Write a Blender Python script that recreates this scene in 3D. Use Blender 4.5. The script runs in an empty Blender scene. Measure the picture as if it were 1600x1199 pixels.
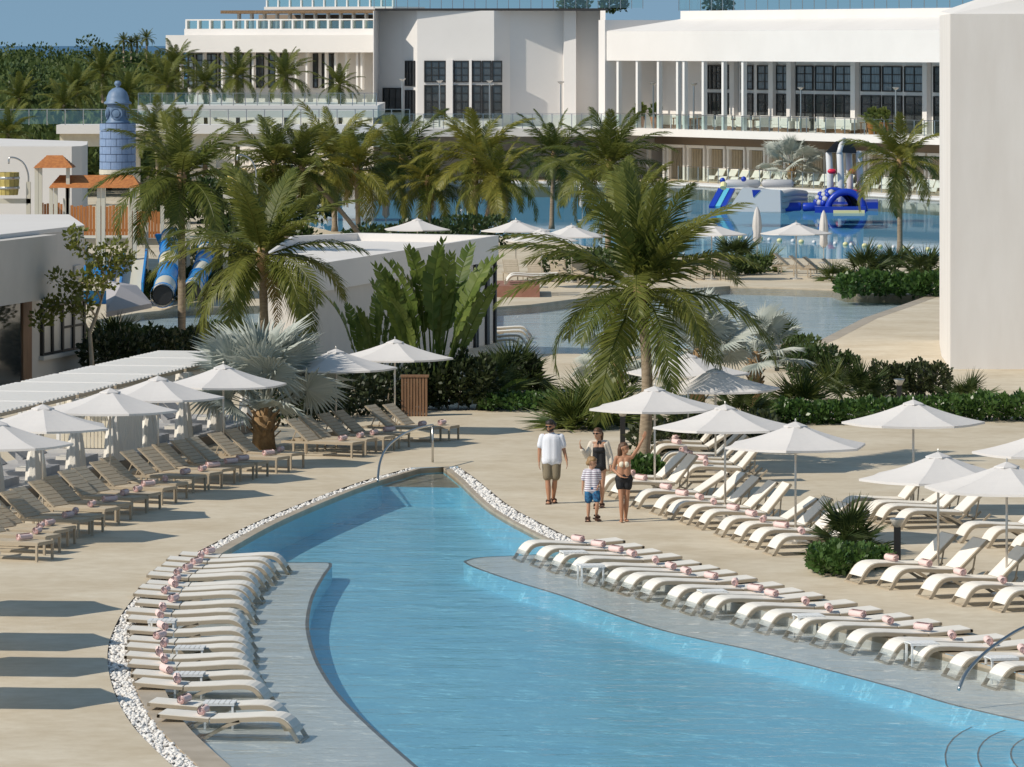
import bpy, bmesh, math, random
from mathutils import Vector, Matrix, Euler
from mathutils.geometry import tessellate_polygon
random.seed(7)
R = math.radians
scene = bpy.context.scene
C = scene.collection
# ------------------------------------------------------------------ camera
F, HC, HY = 8300.0, 10.0, 71.0          # focal length in photo pixels, eye height, horizon row
cam = bpy.data.cameras.new('camera'); camo = bpy.data.objects.new('camera', cam); C.objects.link(camo)
camo.location = (0, 0, HC); camo.rotation_euler = (R(90), 0, 0)
cam.sensor_fit = 'HORIZONTAL'; cam.sensor_width = 36; cam.lens = 36*F/1600
cam.shift_y = -(599.5-HY)/1600; cam.clip_start = 1; cam.clip_end = 90000
scene.camera = camo
# ------------------------------------------------------------------ sky and sun
SUN_EL, SUN_AZ = 40.0, 27.0
sv = Vector((-math.cos(R(SUN_AZ))*math.cos(R(SUN_EL)), -math.sin(R(SUN_AZ))*math.cos(R(SUN_EL)), math.sin(R(SUN_EL))))
w = bpy.data.worlds.new('World'); scene.world = w; w.use_nodes = True
nt = w.node_tree; sky = nt.nodes.new('ShaderNodeTexSky'); sky.sky_type = 'NISHITA'; sky.sun_disc = False
sky.sun_elevation = R(SUN_EL); sky.sun_rotation = math.atan2(sv.x, sv.y)
sky.air_density = 1.0; sky.dust_density = 0.2; sky.ozone_density = 1.5; sky.altitude = 0
tcw = nt.nodes.new('ShaderNodeTexCoord'); vadd = nt.nodes.new('ShaderNodeVectorMath'); vadd.operation = 'ADD'; vadd.inputs[1].default_value = (0, 0, .36)
vn = nt.nodes.new('ShaderNodeVectorMath'); vn.operation = 'NORMALIZE'
nt.links.new(tcw.outputs['Generated'], vadd.inputs[0]); nt.links.new(vadd.outputs[0], vn.inputs[0]); nt.links.new(vn.outputs[0], sky.inputs['Vector'])
bg = nt.nodes['Background']; bg.inputs['Strength'].default_value = 0.15
tint = nt.nodes.new('ShaderNodeMix'); tint.data_type = 'RGBA'; tint.blend_type = 'MULTIPLY'; tint.inputs[0].default_value = 1; tint.inputs[7].default_value = (.98, 1, .84, 1)
nt.links.new(sky.outputs[0], tint.inputs[6]); nt.links.new(tint.outputs[2], bg.inputs[0])
sl = bpy.data.lights.new('sun', 'SUN'); sl.energy = 4.0; sl.angle = R(0.5); sl.color = (1.0, .92, .80)
so = bpy.data.objects.new('sun', sl); C.objects.link(so); so.rotation_euler = sv.to_track_quat('Z', 'Y').to_euler(); so.location = (-60, 40, 80)
vs = scene.view_settings; vs.view_transform = 'Standard'; vs.look = 'None'; vs.gamma = 1; vs.use_curve_mapping = False; vs.exposure = -0.03

# ------------------------------------------------------------------ helpers
def G(x, y, z=0.0):
    d = F*(HC-z)/(y-HY); return Vector(((x-800)*d/F, d, z))
def AT(x, y, d): return Vector(((x-800)*d/F, d, HC-(y-HY)*d/F))
def V(*a): return Vector(a)

def mat(name, col, rough=.6, noise=None, scale=4.0, bump=0.0, bscale=40.0, metal=0.0, spec=.4, alpha=None, sub=0.0, trans=0.0, obj=True, stretch=None):
    m = bpy.data.materials.new(name); m.use_nodes = True
    n = m.node_tree.nodes; l = m.node_tree.links; b = n['Principled BSDF']
    b.inputs['Base Color'].default_value = (*col, 1); b.inputs['Roughness'].default_value = rough
    b.inputs['Metallic'].default_value = metal; b.inputs['Specular IOR Level'].default_value = spec
    tc = n.new('ShaderNodeTexCoord'); src = tc.outputs['Object']
    if stretch:
        mp = n.new('ShaderNodeMapping'); mp.inputs['Scale'].default_value = stretch; l.new(src, mp.inputs[0]); src = mp.outputs[0]
    if noise is not None:
        t = n.new('ShaderNodeTexNoise'); t.inputs['Scale'].default_value = scale; t.inputs['Detail'].default_value = 6; t.inputs['Roughness'].default_value = .6
        l.new(src, t.inputs['Vector'])
        r = n.new('ShaderNodeValToRGB'); r.color_ramp.elements[0].position = .33; r.color_ramp.elements[1].position = .66
        r.color_ramp.elements[0].color = (*noise, 1); r.color_ramp.elements[1].color = (*col, 1)
        l.new(t.outputs['Fac'], r.inputs[0]); l.new(r.outputs[0], b.inputs['Base Color'])
    if bump:
        t2 = n.new('ShaderNodeTexNoise'); t2.inputs['Scale'].default_value = bscale; t2.inputs['Detail'].default_value = 4; l.new(src, t2.inputs['Vector'])
        bp = n.new('ShaderNodeBump'); bp.inputs['Strength'].default_value = bump; bp.inputs['Distance'].default_value = .02
        l.new(t2.outputs['Fac'], bp.inputs['Height']); l.new(bp.outputs[0], b.inputs['Normal'])
    return m

def leafmat(name, c1, c2, rough=.45, transl=.35, scale=.9):
    """foliage: colour varies from plant to plant and leaf to leaf, some light passes through"""
    m = bpy.data.materials.new(name); m.use_nodes = True
    n = m.node_tree.nodes; l = m.node_tree.links; b = n['Principled BSDF']; out = n['Material Output']
    g = n.new('ShaderNodeNewGeometry'); oi = n.new('ShaderNodeObjectInfo')
    ad = n.new('ShaderNodeMath'); ad.operation = 'ADD'; l.new(g.outputs['Random Per Island'], ad.inputs[0]); l.new(oi.outputs['Random'], ad.inputs[1])
    hf = n.new('ShaderNodeMath'); hf.operation = 'MULTIPLY'; hf.inputs[1].default_value = .5; l.new(ad.outputs[0], hf.inputs[0])
    r = n.new('ShaderNodeValToRGB'); r.color_ramp.elements[0].color = (*c1, 1); r.color_ramp.elements[1].color = (*c2, 1)
    r.color_ramp.elements[0].position = .1; r.color_ramp.elements[1].position = .9
    l.new(hf.outputs[0], r.inputs[0]); l.new(r.outputs[0], b.inputs['Base Color'])
    b.inputs['Roughness'].default_value = rough; b.inputs['Specular IOR Level'].default_value = .35
    tr = n.new('ShaderNodeBsdfTranslucent'); l.new(r.outputs[0], tr.inputs['Color'])
    mx = n.new('ShaderNodeMixShader'); mx.inputs[0].default_value = transl
    l.new(b.outputs[0], mx.inputs[1]); l.new(tr.outputs[0], mx.inputs[2]); l.new(mx.outputs[0], out.inputs[0])
    return m

class MB:
    """collects faces, then links them as ONE mesh object"""
    def __init__(s): s.v = []; s.f = []
    def add(s, vs, fs):
        o = len(s.v); s.v += [tuple(p) for p in vs]; s.f += [tuple(i+o for i in q) for q in fs]; return s
    def box(s, x0, x1, y0, y1, z0, z1, M=None):
        p = [V(x, y, z) for z in (z0, z1) for y in (y0, y1) for x in (x0, x1)]
        if M is not None: p = [M @ q for q in p]
        return s.add(p, [(0,2,3,1), (4,5,7,6), (0,1,5,4), (2,6,7,3), (0,4,6,2), (1,3,7,5)])
    def bar(s, a, b, wx, wz=None, up=V(0,0,1)):
        """square bar from a to b"""
        wz = wz or wx; a = Vector(a); b = Vector(b); t = (b-a).normalized()
        sd = t.cross(up)
        if sd.length < 1e-4: sd = t.cross(V(1,0,0))
        sd.normalize(); u = sd.cross(t)
        p = []
        for c in (a, b):
            for i, j in ((-1,-1), (1,-1), (1,1), (-1,1)): p.append(c + sd*wx*.5*i + u*wz*.5*j)
        return s.add(p, [(3,2,1,0), (4,5,6,7), (0,1,5,4), (1,2,6,5), (2,3,7,6), (3,0,4,7)])
    def sweep(s, pts, wy, wz, y0=0.0):
        """flat rail following (x,z) points, y thickness wy centred on y0, depth wz below the line"""
        p = []; n = len(pts)
        for i, (x, z) in enumerate(pts):
            a = V(pts[max(i-1,0)][0], pts[max(i-1,0)][1]); b = V(pts[min(i+1,n-1)][0], pts[min(i+1,n-1)][1])
            t = (b-a).normalized(); nx, nz = t[1], -t[0]
            for yy, k in ((-.5,0), (.5,0), (.5,1), (-.5,1)): p.append((x+nx*wz*k, y0+yy*wy, z+nz*wz*k))
        f = [(3,2,1,0), (4*n-4, 4*n-3, 4*n-2, 4*n-1)]
        for i in range(n-1):
            for k in range(4):
                a = i*4+k; b = i*4+(k+1) % 4; f.append((a, b, b+4, a+4))
        return s.add(p, f)
    def tube(s, pts, r, seg=8, cap=True):
        pts = [Vector(p) for p in pts]; n = len(pts); rr = r if isinstance(r, (list, tuple)) else [r]*n
        p = []; up = None
        for i, c in enumerate(pts):
            t = (pts[min(i+1,n-1)]-pts[max(i-1,0)]).normalized()
            if up is None: up = V(0,0,1) if abs(t.z) < .9 else V(1,0,0)
            sd = t.cross(up).normalized(); up = sd.cross(t)
            for k in range(seg):
                a = 2*math.pi*k/seg; p.append(c + (sd*math.cos(a)+up*math.sin(a))*rr[i])
        f = [(i*seg+k, i*seg+(k+1) % seg, (i+1)*seg+(k+1) % seg, (i+1)*seg+k) for i in range(n-1) for k in range(seg)]
        if cap: f += [tuple(range(seg-1, -1, -1)), tuple(range((n-1)*seg, n*seg))]
        return s.add(p, f)
    def lathe(s, prof, seg=16, c=(0,0,0), M=None):
        p = []
        for r, z in prof:
            for k in range(seg):
                a = 2*math.pi*k/seg; q = V(c[0]+r*math.cos(a), c[1]+r*math.sin(a), c[2]+z); p.append(M @ q if M is not None else q)
        n = len(prof)
        f = [(i*seg+k, i*seg+(k+1) % seg, (i+1)*seg+(k+1) % seg, (i+1)*seg+k) for i in range(n-1) for k in range(seg)]
        f += [tuple(range(seg-1, -1, -1)), tuple(range((n-1)*seg, n*seg))]
        return s.add(p, f)
    def prism(s, poly, z0, z1, holes=()):
        """vertical prism over a 2D polygon"""
        pl = [V(p[0], p[1], 0) for p in poly]
        area = sum(pl[i].x*pl[(i+1) % len(pl)].y-pl[(i+1) % len(pl)].x*pl[i].y for i in range(len(pl)))
        if area < 0: pl.reverse()
        n = len(pl); tris = tessellate_polygon([pl])
        p = [V(q.x, q.y, z0) for q in pl]+[V(q.x, q.y, z1) for q in pl]
        f = []
        for t in tris:
            a, b, c = t
            if (pl[b]-pl[a]).cross(pl[c]-pl[a]).z < 0: a, b, c = c, b, a
            f += [(c, b, a), (a+n, b+n, c+n)]
        f += [(i, (i+1) % n, (i+1) % n+n, i+n) for i in range(n)]
        return s.add(p, f)
    def sheet(s, polys, z):
        """flat sheet, first polygon outline, others holes"""
        pp = [[V(p[0], p[1], 0) for p in q] for q in polys]; flat = [q for r in pp for q in r]
        f = []
        for a, b, c in tessellate_polygon(pp):
            if (flat[b]-flat[a]).cross(flat[c]-flat[a]).z < 0: a, b, c = c, b, a
            f.append((a, b, c))
        return s.add([V(q.x, q.y, z) for q in flat], f)
    def ico(s, c, r, sub=1, sq=(1,1,1), rot=None):
        vs, fs = ICO[sub]; e = rot or Matrix.Identity(3)
        return s.add([Vector(c)+e @ V(q.x*r*sq[0], q.y*r*sq[1], q.z*r*sq[2]) for q in vs], fs)
    def mesh(s, name, m=None, smooth=False):
        me = bpy.data.meshes.new(name); me.from_pydata(s.v, [], s.f); me.update()
        if m: me.materials.append(m)
        if smooth:
            me.polygons.foreach_set('use_smooth', [True]*len(me.polygons))
        return me
    def build(s, name, m=None, parent=None, smooth=False, kind=None, loc=None):
        return link(name, s.mesh(name, m, smooth), parent, kind, loc)
def _ico(sub):
    b = bmesh.new(); bmesh.ops.create_icosphere(b, subdivisions=sub, radius=1)
    b.verts.ensure_lookup_table(); r = ([v.co.copy() for v in b.verts], [tuple(v.index for v in f.verts) for f in b.faces]); b.free(); return r
ICO = {1: _ico(1), 2: _ico(2), 3: _ico(3)}

def link(name, me, parent=None, kind=None, loc=None):
    o = bpy.data.objects.new(name, me); C.objects.link(o)
    if parent is not None: o.parent = parent
    if kind: o['kind'] = kind
    if loc is not None: o.location = loc
    return o
def tag(o, label, cat, group=None):
    o['label'] = label; o['category'] = cat
    if group: o['group'] = group
    return o
def thing(name, label, cat, loc=(0,0,0), rz=0.0, group=None):
    o = link(name, None); o.location = loc; o.rotation_euler = (0, 0, rz); return tag(o, label, cat, group)
def copy_tree(o, parent=None):
    c = o.copy(); C.objects.link(c); c.parent = parent
    for ch in list(o.children): copy_tree(ch, c)
    return c
def place(proto, used, loc, rz, label, group=None, s=1.0):
    """first use moves the prototype itself, later uses copy it with its parts"""
    o = copy_tree(proto) if used else proto
    o.location = loc; o.rotation_euler = (0, 0, rz); o.scale = (s, s, s); o['label'] = label
    if group: o['group'] = group
    return o
ORD = ['first','second','third','fourth','fifth','sixth','seventh','eighth','ninth','tenth','eleventh','twelfth','thirteenth','fourteenth','fifteenth','sixteenth','seventeenth','eighteenth','nineteenth','twentieth','twenty-first','twenty-second','twenty-third','twenty-fourth','twenty-fifth','twenty-sixth','twenty-seventh','twenty-eighth','twenty-ninth','thirtieth']
def spline(pts, n=6):
    """Catmull-Rom through 2D/3D points"""
    P = [Vector(p) for p in pts]; out = []
    for i in range(len(P)-1):
        a = P[max(i-1,0)]; b = P[i]; c = P[i+1]; d = P[min(i+2,len(P)-1)]
        for k in range(n):
            t = k/n; out.append(.5*((2*b)+(c-a)*t+(2*a-5*b+4*c-d)*t*t+(3*b-a-3*c+d)*t**3))
    out.append(P[-1]); return out
def offset(line, w, w1=None):
    """offset an open world polyline sideways (positive = to its left)"""
    out = []
    for i, p in enumerate(line):
        t = (line[min(i+1,len(line)-1)]-line[max(i-1,0)]); t.z = 0; t.normalize()
        k = w if w1 is None else w+(w1-w)*min(1, 1.6*i/(len(line)-1))
        out.append(p+V(-t.y, t.x, 0)*k)
    return out
def strip(mb, a, b, z):
    n = len(a); o = [V(p.x, p.y, z) for p in a]+[V(p.x, p.y, z) for p in b]
    return mb.add(o, [(i, i+1, n+i+1, n+i) for i in range(n-1)])
def wall(mb, line, z0, z1):
    n = len(line); return mb.add([V(p.x, p.y, z0) for p in line]+[V(p.x, p.y, z1) for p in line], [(i, i+1, n+i+1, n+i) for i in range(n-1)])

# ------------------------------------------------------------------ materials
M = {}
M['deck'] = mat('deck_concrete', (.68,.60,.47), .75, noise=(.56,.47,.34), scale=.42, bump=.15, bscale=9)
def deck_extra():
    n = M['deck'].node_tree.nodes; l = M['deck'].node_tree.links; b = n['Principled BSDF']
    tc = [x for x in n if x.type == 'TEX_COORD'][0]; r = [x for x in n if x.type == 'VALTORGB'][0]
    t = n.new('ShaderNodeTexNoise'); t.inputs['Scale'].default_value = 2.6; t.inputs['Detail'].default_value = 7; t.inputs['Roughness'].default_value = .65; l.new(tc.outputs['Object'], t.inputs['Vector'])
    r2 = n.new('ShaderNodeValToRGB'); r2.color_ramp.elements[0].position = .35; r2.color_ramp.elements[1].position = .62
    r2.color_ramp.elements[0].color = (.90,.88,.84,1); r2.color_ramp.elements[1].color = (1,1,1,1); l.new(t.outputs['Fac'], r2.inputs[0])
    mx = n.new('ShaderNodeMix'); mx.data_type = 'RGBA'; mx.blend_type = 'MULTIPLY'; mx.inputs[0].default_value = 1
    l.new(r.outputs[0], mx.inputs[6]); l.new(r2.outputs[0], mx.inputs[7]); l.new(mx.outputs[2], b.inputs['Base Color'])
deck_extra()
M['coping'] = mat('coping_stone', (.50,.42,.32), .45, noise=(.38,.31,.22), scale=1.3, bump=.1)
M['shelf'] = mat('shelf_plaster', (.88,.85,.79), .6, noise=(.82,.79,.73), scale=1.5)
M['poolblue'] = mat('pool_floor_plaster', (.37,.75,.88), .6, noise=(.31,.68,.84), scale=.8)
M['poolpale'] = mat('pale_pool_floor', (.74,.78,.76), .6, noise=(.66,.72,.71), scale=.5)
M['lagoonfloor'] = mat('lagoon_floor', (.34,.66,.80), .7, noise=(.28,.60,.76), scale=.1)
M['tileline'] = mat('dark_edge_tile', (.22,.18,.15), .5)
M['soil'] = mat('soil', (.09,.065,.045), .9, noise=(.05,.04,.03), scale=3)
M['gutter'] = mat('gutter_bed', (.10,.085,.075), .9)
M['pebble'] = mat('white_pebble', (.78,.75,.71), .6)
M['earth'] = mat('far_ground', (.06,.075,.03), .95, noise=(.04,.05,.02), scale=.05)
M['white'] = mat('white_stucco', (.74,.71,.68), .8, noise=(.70,.67,.64), scale=.25, bump=.08, bscale=6)
M['tower'] = mat('weathered_stucco', (.75,.72,.69), .85, noise=(.69,.655,.62), scale=.7, bump=.12, bscale=5, stretch=(1.6,1.6,.35))
M['whitepaint'] = mat('white_paint', (.76,.74,.71), .5)
M['steel'] = mat('brushed_steel', (.55,.54,.52), .28, metal=1)
M['darkmetal'] = mat('dark_metal', (.035,.033,.032), .45)

def water(name, tint, bump, scale, rough=.02, ior=1.33, stretch=(1,1,1), refl=.55):
    m = bpy.data.materials.new(name); m.use_nodes = True; n = m.node_tree.nodes; l = m.node_tree.links
    n.remove(n['Principled BSDF']); out = n['Material Output']
    tc = n.new('ShaderNodeTexCoord'); mp = n.new('ShaderNodeMapping'); mp.inputs['Scale'].default_value = stretch; l.new(tc.outputs['Object'], mp.inputs[0])
    t = n.new('ShaderNodeTexNoise'); t.inputs['Scale'].default_value = scale; t.inputs['Detail'].default_value = 3; l.new(mp.outputs[0], t.inputs['Vector'])
    t2 = n.new('ShaderNodeTexNoise'); t2.inputs['Scale'].default_value = scale*.22; t2.inputs['Detail'].default_value = 2; l.new(mp.outputs[0], t2.inputs['Vector'])
    ad = n.new('ShaderNodeMath'); ad.operation = 'MULTIPLY_ADD'; ad.inputs[1].default_value = 2.5; l.new(t2.outputs['Fac'], ad.inputs[0]); l.new(t.outputs['Fac'], ad.inputs[2])
    bp = n.new('ShaderNodeBump'); bp.inputs['Strength'].default_value = bump; bp.inputs['Distance'].default_value = .02; l.new(ad.outputs[0], bp.inputs['Height'])
    fr = n.new('ShaderNodeFresnel'); fr.inputs['IOR'].default_value = ior; l.new(bp.outputs[0], fr.inputs['Normal'])
    tr = n.new('ShaderNodeBsdfTransparent'); tr.inputs['Color'].default_value = (*tint, 1)
    gl = n.new('ShaderNodeBsdfGlossy'); gl.inputs['Roughness'].default_value = rough; l.new(bp.outputs[0], gl.inputs['Normal'])
    hm = n.new('ShaderNodeMath'); hm.operation = 'MULTIPLY'; hm.inputs[1].default_value = refl; l.new(fr.outputs[0], hm.inputs[0])
    mx = n.new('ShaderNodeMixShader'); l.new(hm.outputs[0], mx.inputs[0]); l.new(tr.outputs[0], mx.inputs[1]); l.new(gl.outputs[0], mx.inputs[2]); l.new(mx.outputs[0], out.inputs[0])
    return m
M['water'] = water('pool_water', (.93,.98,.995), .75, 4.2, stretch=(.55,1,1))
M['lagoonwater'] = water('lagoon_water', (.75,.92,.98), .05, 1.2, refl=.6)

# ================================================================== GROUND, POOLS
Lout = spline([G(*p) for p in [(640,731),(560,754),(480,783),(400,816),(330,851),(270,884),(225,918),(193,955),(175,990),(168,1020),(171,1055),(184,1095),(208,1135),(243,1172),(290,1215),(360,1270)]], 5)
Rpeb = spline([G(*p) for p in [(716,729),(742,747),(765,766),(800,793),(850,820),(900,844),(950,861)]], 5)
Rrest = spline([G(*p) for p in [(950,861),(1050,890),(1250,945),(1566,1030),(1800,1090),(2050,1150)]], 4)[1:]
Rout = Rpeb+Rrest
Lmid = offset(Lout, .16, .37); Lin = offset(Lout, .26, .80)
Rpmid = offset(Rpeb, -.22, -.42); Rin = offset(Rpeb, -.36, -.52)+offset(Rrest, -.55)
hole1 = Lout[::-1]+Rout+[G(2050,1330), G(360,1330)]
water1 = Lin[::-1]+Rin+[G(2050,1320), G(430,1320)]
pool2 = [G(*p) for p in [(772,480),(830,476),(900,467),(1000,456),(1140,447),(1300,452),(1322,459),(1452,462),(1400,480),(1350,497),(1285,530),(1240,548),(1100,560),(960,556),(900,553),(815,553),(790,545),(770,515)]]
lagoon = [G(*p) for p in [(440,300),(690,286),(1040,288),(1200,297),(1470,313),(1800,332),(1900,425),(1470,401),(1300,405),(1120,400),(950,392),(850,372),(700,366),(520,362),(430,340)]]
splash = [G(*p) for p in [(150,500),(215,489),(300,481),(470,476),(470,515),(300,527),(190,528),(150,520)]]
deck_outer = [(-300,40),(300,40),(300,470),(-300,470)]
d = MB().sheet([deck_outer, hole1, pool2, lagoon, splash], 0).build('deck', M['deck'], kind='structure')
MB().sheet([[(-3000,470),(3000,470),(3000,1500),(-3000,1500)]], -.004).build('far_ground', M['earth'], kind='structure')
M['sea'] = mat('sea', (.05,.14,.25), .5)
MB().sheet([[(-30000,1500),(30000,1500),(30000,80000),(-30000,80000)]], -2).build('sea', M['sea'], kind='structure')
# gutter with pebbles
g = MB(); strip(g, Lout, Lmid, -.07); strip(g, Rpeb, Rpmid, -.07); wall(g, Lout, -.07, 0); wall(g, Rpeb, -.07, 0); g.build('gutter', M['gutter'], kind='structure')
c = MB(); strip(c, Lmid, Lin, -.012); strip(c, Rpmid, Rin[:len(Rpmid)], -.012); wall(c, Lmid, -.07, -.012); wall(c, Rpmid, -.07, -.012)
strip(c, Rout[len(Rpeb)-1:], Rin[len(Rpeb)-1:], -.002)
c.add([V(Lmid[0].x,Lmid[0].y,-.012), V(Rpmid[0].x,Rpmid[0].y,-.012), V(Rin[0].x,Rin[0].y,-.012), V(Lin[0].x,Lin[0].y,-.012)], [(0,1,2,3)])
c.add([V(Lout[0].x,Lout[0].y,-.004), V(Rout[0].x,Rout[0].y,-.004), V(Rpmid[0].x,Rpmid[0].y,-.004), V(Lmid[0].x,Lmid[0].y,-.004)], [(0,1,2,3)])
c.build('pool_coping', M['coping'], kind='structure')
WZ = -.07; PD = -.62
wl = MB(); wall(wl, water1+[water1[0]], -.13, -.012); wl.build('pool_rim', M['coping'], kind='structure')
wl = MB(); wall(wl, Lin[::-1]+Rin[:len(Rpeb)], PD-.05, -.13); wl.build('pool_wall', M['poolblue'], kind='structure'); wl = MB(); wall(wl, Rin[len(Rpeb)-1:], PD-.05, -.13); wl.build('pool_wall', M['shelf'], kind='structure')
MB().sheet([[p for p in offset(water1, 0)]], PD).build('pool_floor', M['poolblue'], kind='structure')
MB().sheet([water1], WZ).build('pool_water', M['water'], kind='structure')
SZ = -.29
Ls = spline([G(*p, SZ) for p in [(330,872),(440,879),(505,879),(519,883),(508,900),(491,932),(483,970),(487,1003),(501,1041),(531,1086),(576,1131),(621,1171),(690,1230),(760,1290)]], 5)
lp = [p for p in Lin if p.y < G(300,868).y]
lshelf = Ls + [V(lp[-1].x, lp[-1].y, 0)] + lp[::-1]
MB().sheet([lshelf], SZ).build('left_shelf', M['shelf'], kind='structure')
wl = MB(); wall(wl, Ls, PD, SZ); wl.build('left_shelf_wall', M['poolblue'], kind='structure')
Rs = spline([G(*p, SZ) for p in [(850,866),(800,869),(752,871),(728,876),(726,880),(745,889),(800,908),(875,931),(950,958),(1025,983),(1100,1001),(1175,1017),(1290,1047),(1410,1079),(1500,1105),(1700,1150)]], 5)
rp = [p for p in Rin if p.y < G(870,866).y]
rshelf = Rs[::-1]+[V(p.x, p.y, 0) for p in rp if p.x < 26]
MB().sheet([[p for p in Rs]+[p for p in rp[::-1] if p.x < 14]], SZ).build('right_shelf', M['shelf'], kind='structure')
wl = MB(); wall(wl, Rs, PD, SZ); wl.build('right_shelf_wall', M['poolblue'], kind='structure')
e = MB(); strip(e, Ls, offset(Ls, -.065), SZ+.004); strip(e, Rs, offset(Rs, .055), SZ+.004); e.build('shelf_edge_tiles', M['tileline'], kind='structure')

for nm, poly, dep, m, wm in (('rear_pool', pool2, -.35, 'poolpale', 'water'), ('lagoon', lagoon, -1.0, 'lagoonfloor', 'lagoonwater'), ('splash_pool', splash, -.3, 'poolpale', 'water')):
    MB().sheet([poly], dep).build(nm+'_floor', M[m], kind='structure')
    wl = MB(); wall(wl, poly+[poly[0]], dep, 0); wl.build(nm+'_wall', M['coping'], kind='structure')
    MB().sheet([poly], -.06).build(nm+'_water', M[wm], kind='structure')
# pale kerbs round the rear pool and along the far shore of the lagoon
k = MB(); a = [G(*p) for p in [(1452,461.5),(1400,480),(1350,497),(1285,530),(1240,548)]]; strip(k, a, offset(a, .5), .004); k.build('rear_pool_kerb', M['coping'], kind='structure')
k = MB(); a = [G(*p) for p in [(690,286),(1040,288),(1200,297),(1470,313),(1800,332)]]; b = offset(a, 2.2); strip(k, a, b, .12); wall(k, a, -.5, .12); k.build('lagoon_kerb', M['white'], kind='structure')
# pool steps in the near right corner, rounded, with dark nosing lines
for i in range(3):
    cc = G(1690, 1180, -.3); rad = (3.1-.75*i)
    pl = [cc+V(math.cos(t)*rad*.62, math.sin(t)*rad*2.1, 0) for t in [2*math.pi*j/40 for j in range(40)]]
    st = MB().prism(pl, PD-.02, -.56+.07*i).build('pool_step', M['poolblue'], kind='structure')
    e = MB(); lo = pl+[pl[0]]; strip(e, lo, offset(lo, .025), -.56+.07*i+.004); e.build('step_nosing', M['tileline'], kind='structure')
# pebbles: thousands of stones, nobody could count them
pm = MB(); rnd = random.Random(3)
def pebbles(a, b, cnt):
    for i in range(len(a)-1):
        L = (a[i+1]-a[i]).length; wd = (b[i]-a[i]).length
        for k in range(int(cnt*L*wd)):
            u = rnd.random(); t = rnd.random(); p = (a[i].lerp(a[i+1], u)).lerp(b[i].lerp(b[i+1], u), .04+.92*t)
            r = rnd.uniform(.028, .055)
            pm.ico((p.x, p.y, -.065+rnd.random()*.05), r, 1, (1, rnd.uniform(.6,1), rnd.uniform(.5,.8)), Euler((rnd.random()*.6, rnd.random()*.6, rnd.random()*6)).to_matrix())
pebbles(Lout, Lmid, 210); pebbles(Rpeb, Rpmid, 210)
pm.build('pebbles', M['pebble'], kind='stuff')

# shallow ledge at the far tip of the pool
tipL = [p for p in Lin if p.y > G(600,752).y]; tipR = [p for p in Rin if p.y > G(600,752).y]
MB().sheet([tipL[::-1]+tipR], -.17).build('tip_ledge', M['coping'], kind='structure'); wl = MB(); wall(wl, [tipL[-1], tipR[-1]], PD, -.17); wl.build('tip_ledge_wall', M['poolblue'], kind='structure')
# ================================================================== LOUNGERS, TOWELS, TABLES, UMBRELLAS
M['sling'] = mat('white_sling', (.80,.76,.69), .7, noise=(.76,.72,.65), scale=3)
M['taupe'] = mat('taupe_frame', (.40,.33,.24), .45)
M['taupesling'] = mat('taupe_sling', (.52,.44,.33), .75, noise=(.45,.38,.28), scale=6)
M['towel'] = mat('pink_towel', (.82,.63,.60), .9, noise=(.76,.56,.53), scale=20, bump=.4, bscale=120)
M['canvas'] = mat('umbrella_canvas', (.78,.75,.73), .8, noise=(.74,.71,.69), scale=1.2)
def translucent(m, k):
    n = m.node_tree.nodes; l = m.node_tree.links; b = n['Principled BSDF']; tr = n.new('ShaderNodeBsdfTranslucent'); tr.inputs[0].default_value = (.8,.77,.72,1); mx = n.new('ShaderNodeMixShader'); mx.inputs[0].default_value = k
    l.new(b.outputs[0], mx.inputs[1]); l.new(tr.outputs[0], mx.inputs[2]); l.new(mx.outputs[0], n['Material Output'].inputs[0])
translucent(M['canvas'], .18)
M['pole'] = mat('umbrella_pole', (.60,.57,.52), .35, metal=.6)
M['tabletop'] = mat('table_white', (.80,.80,.79), .4)

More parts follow.
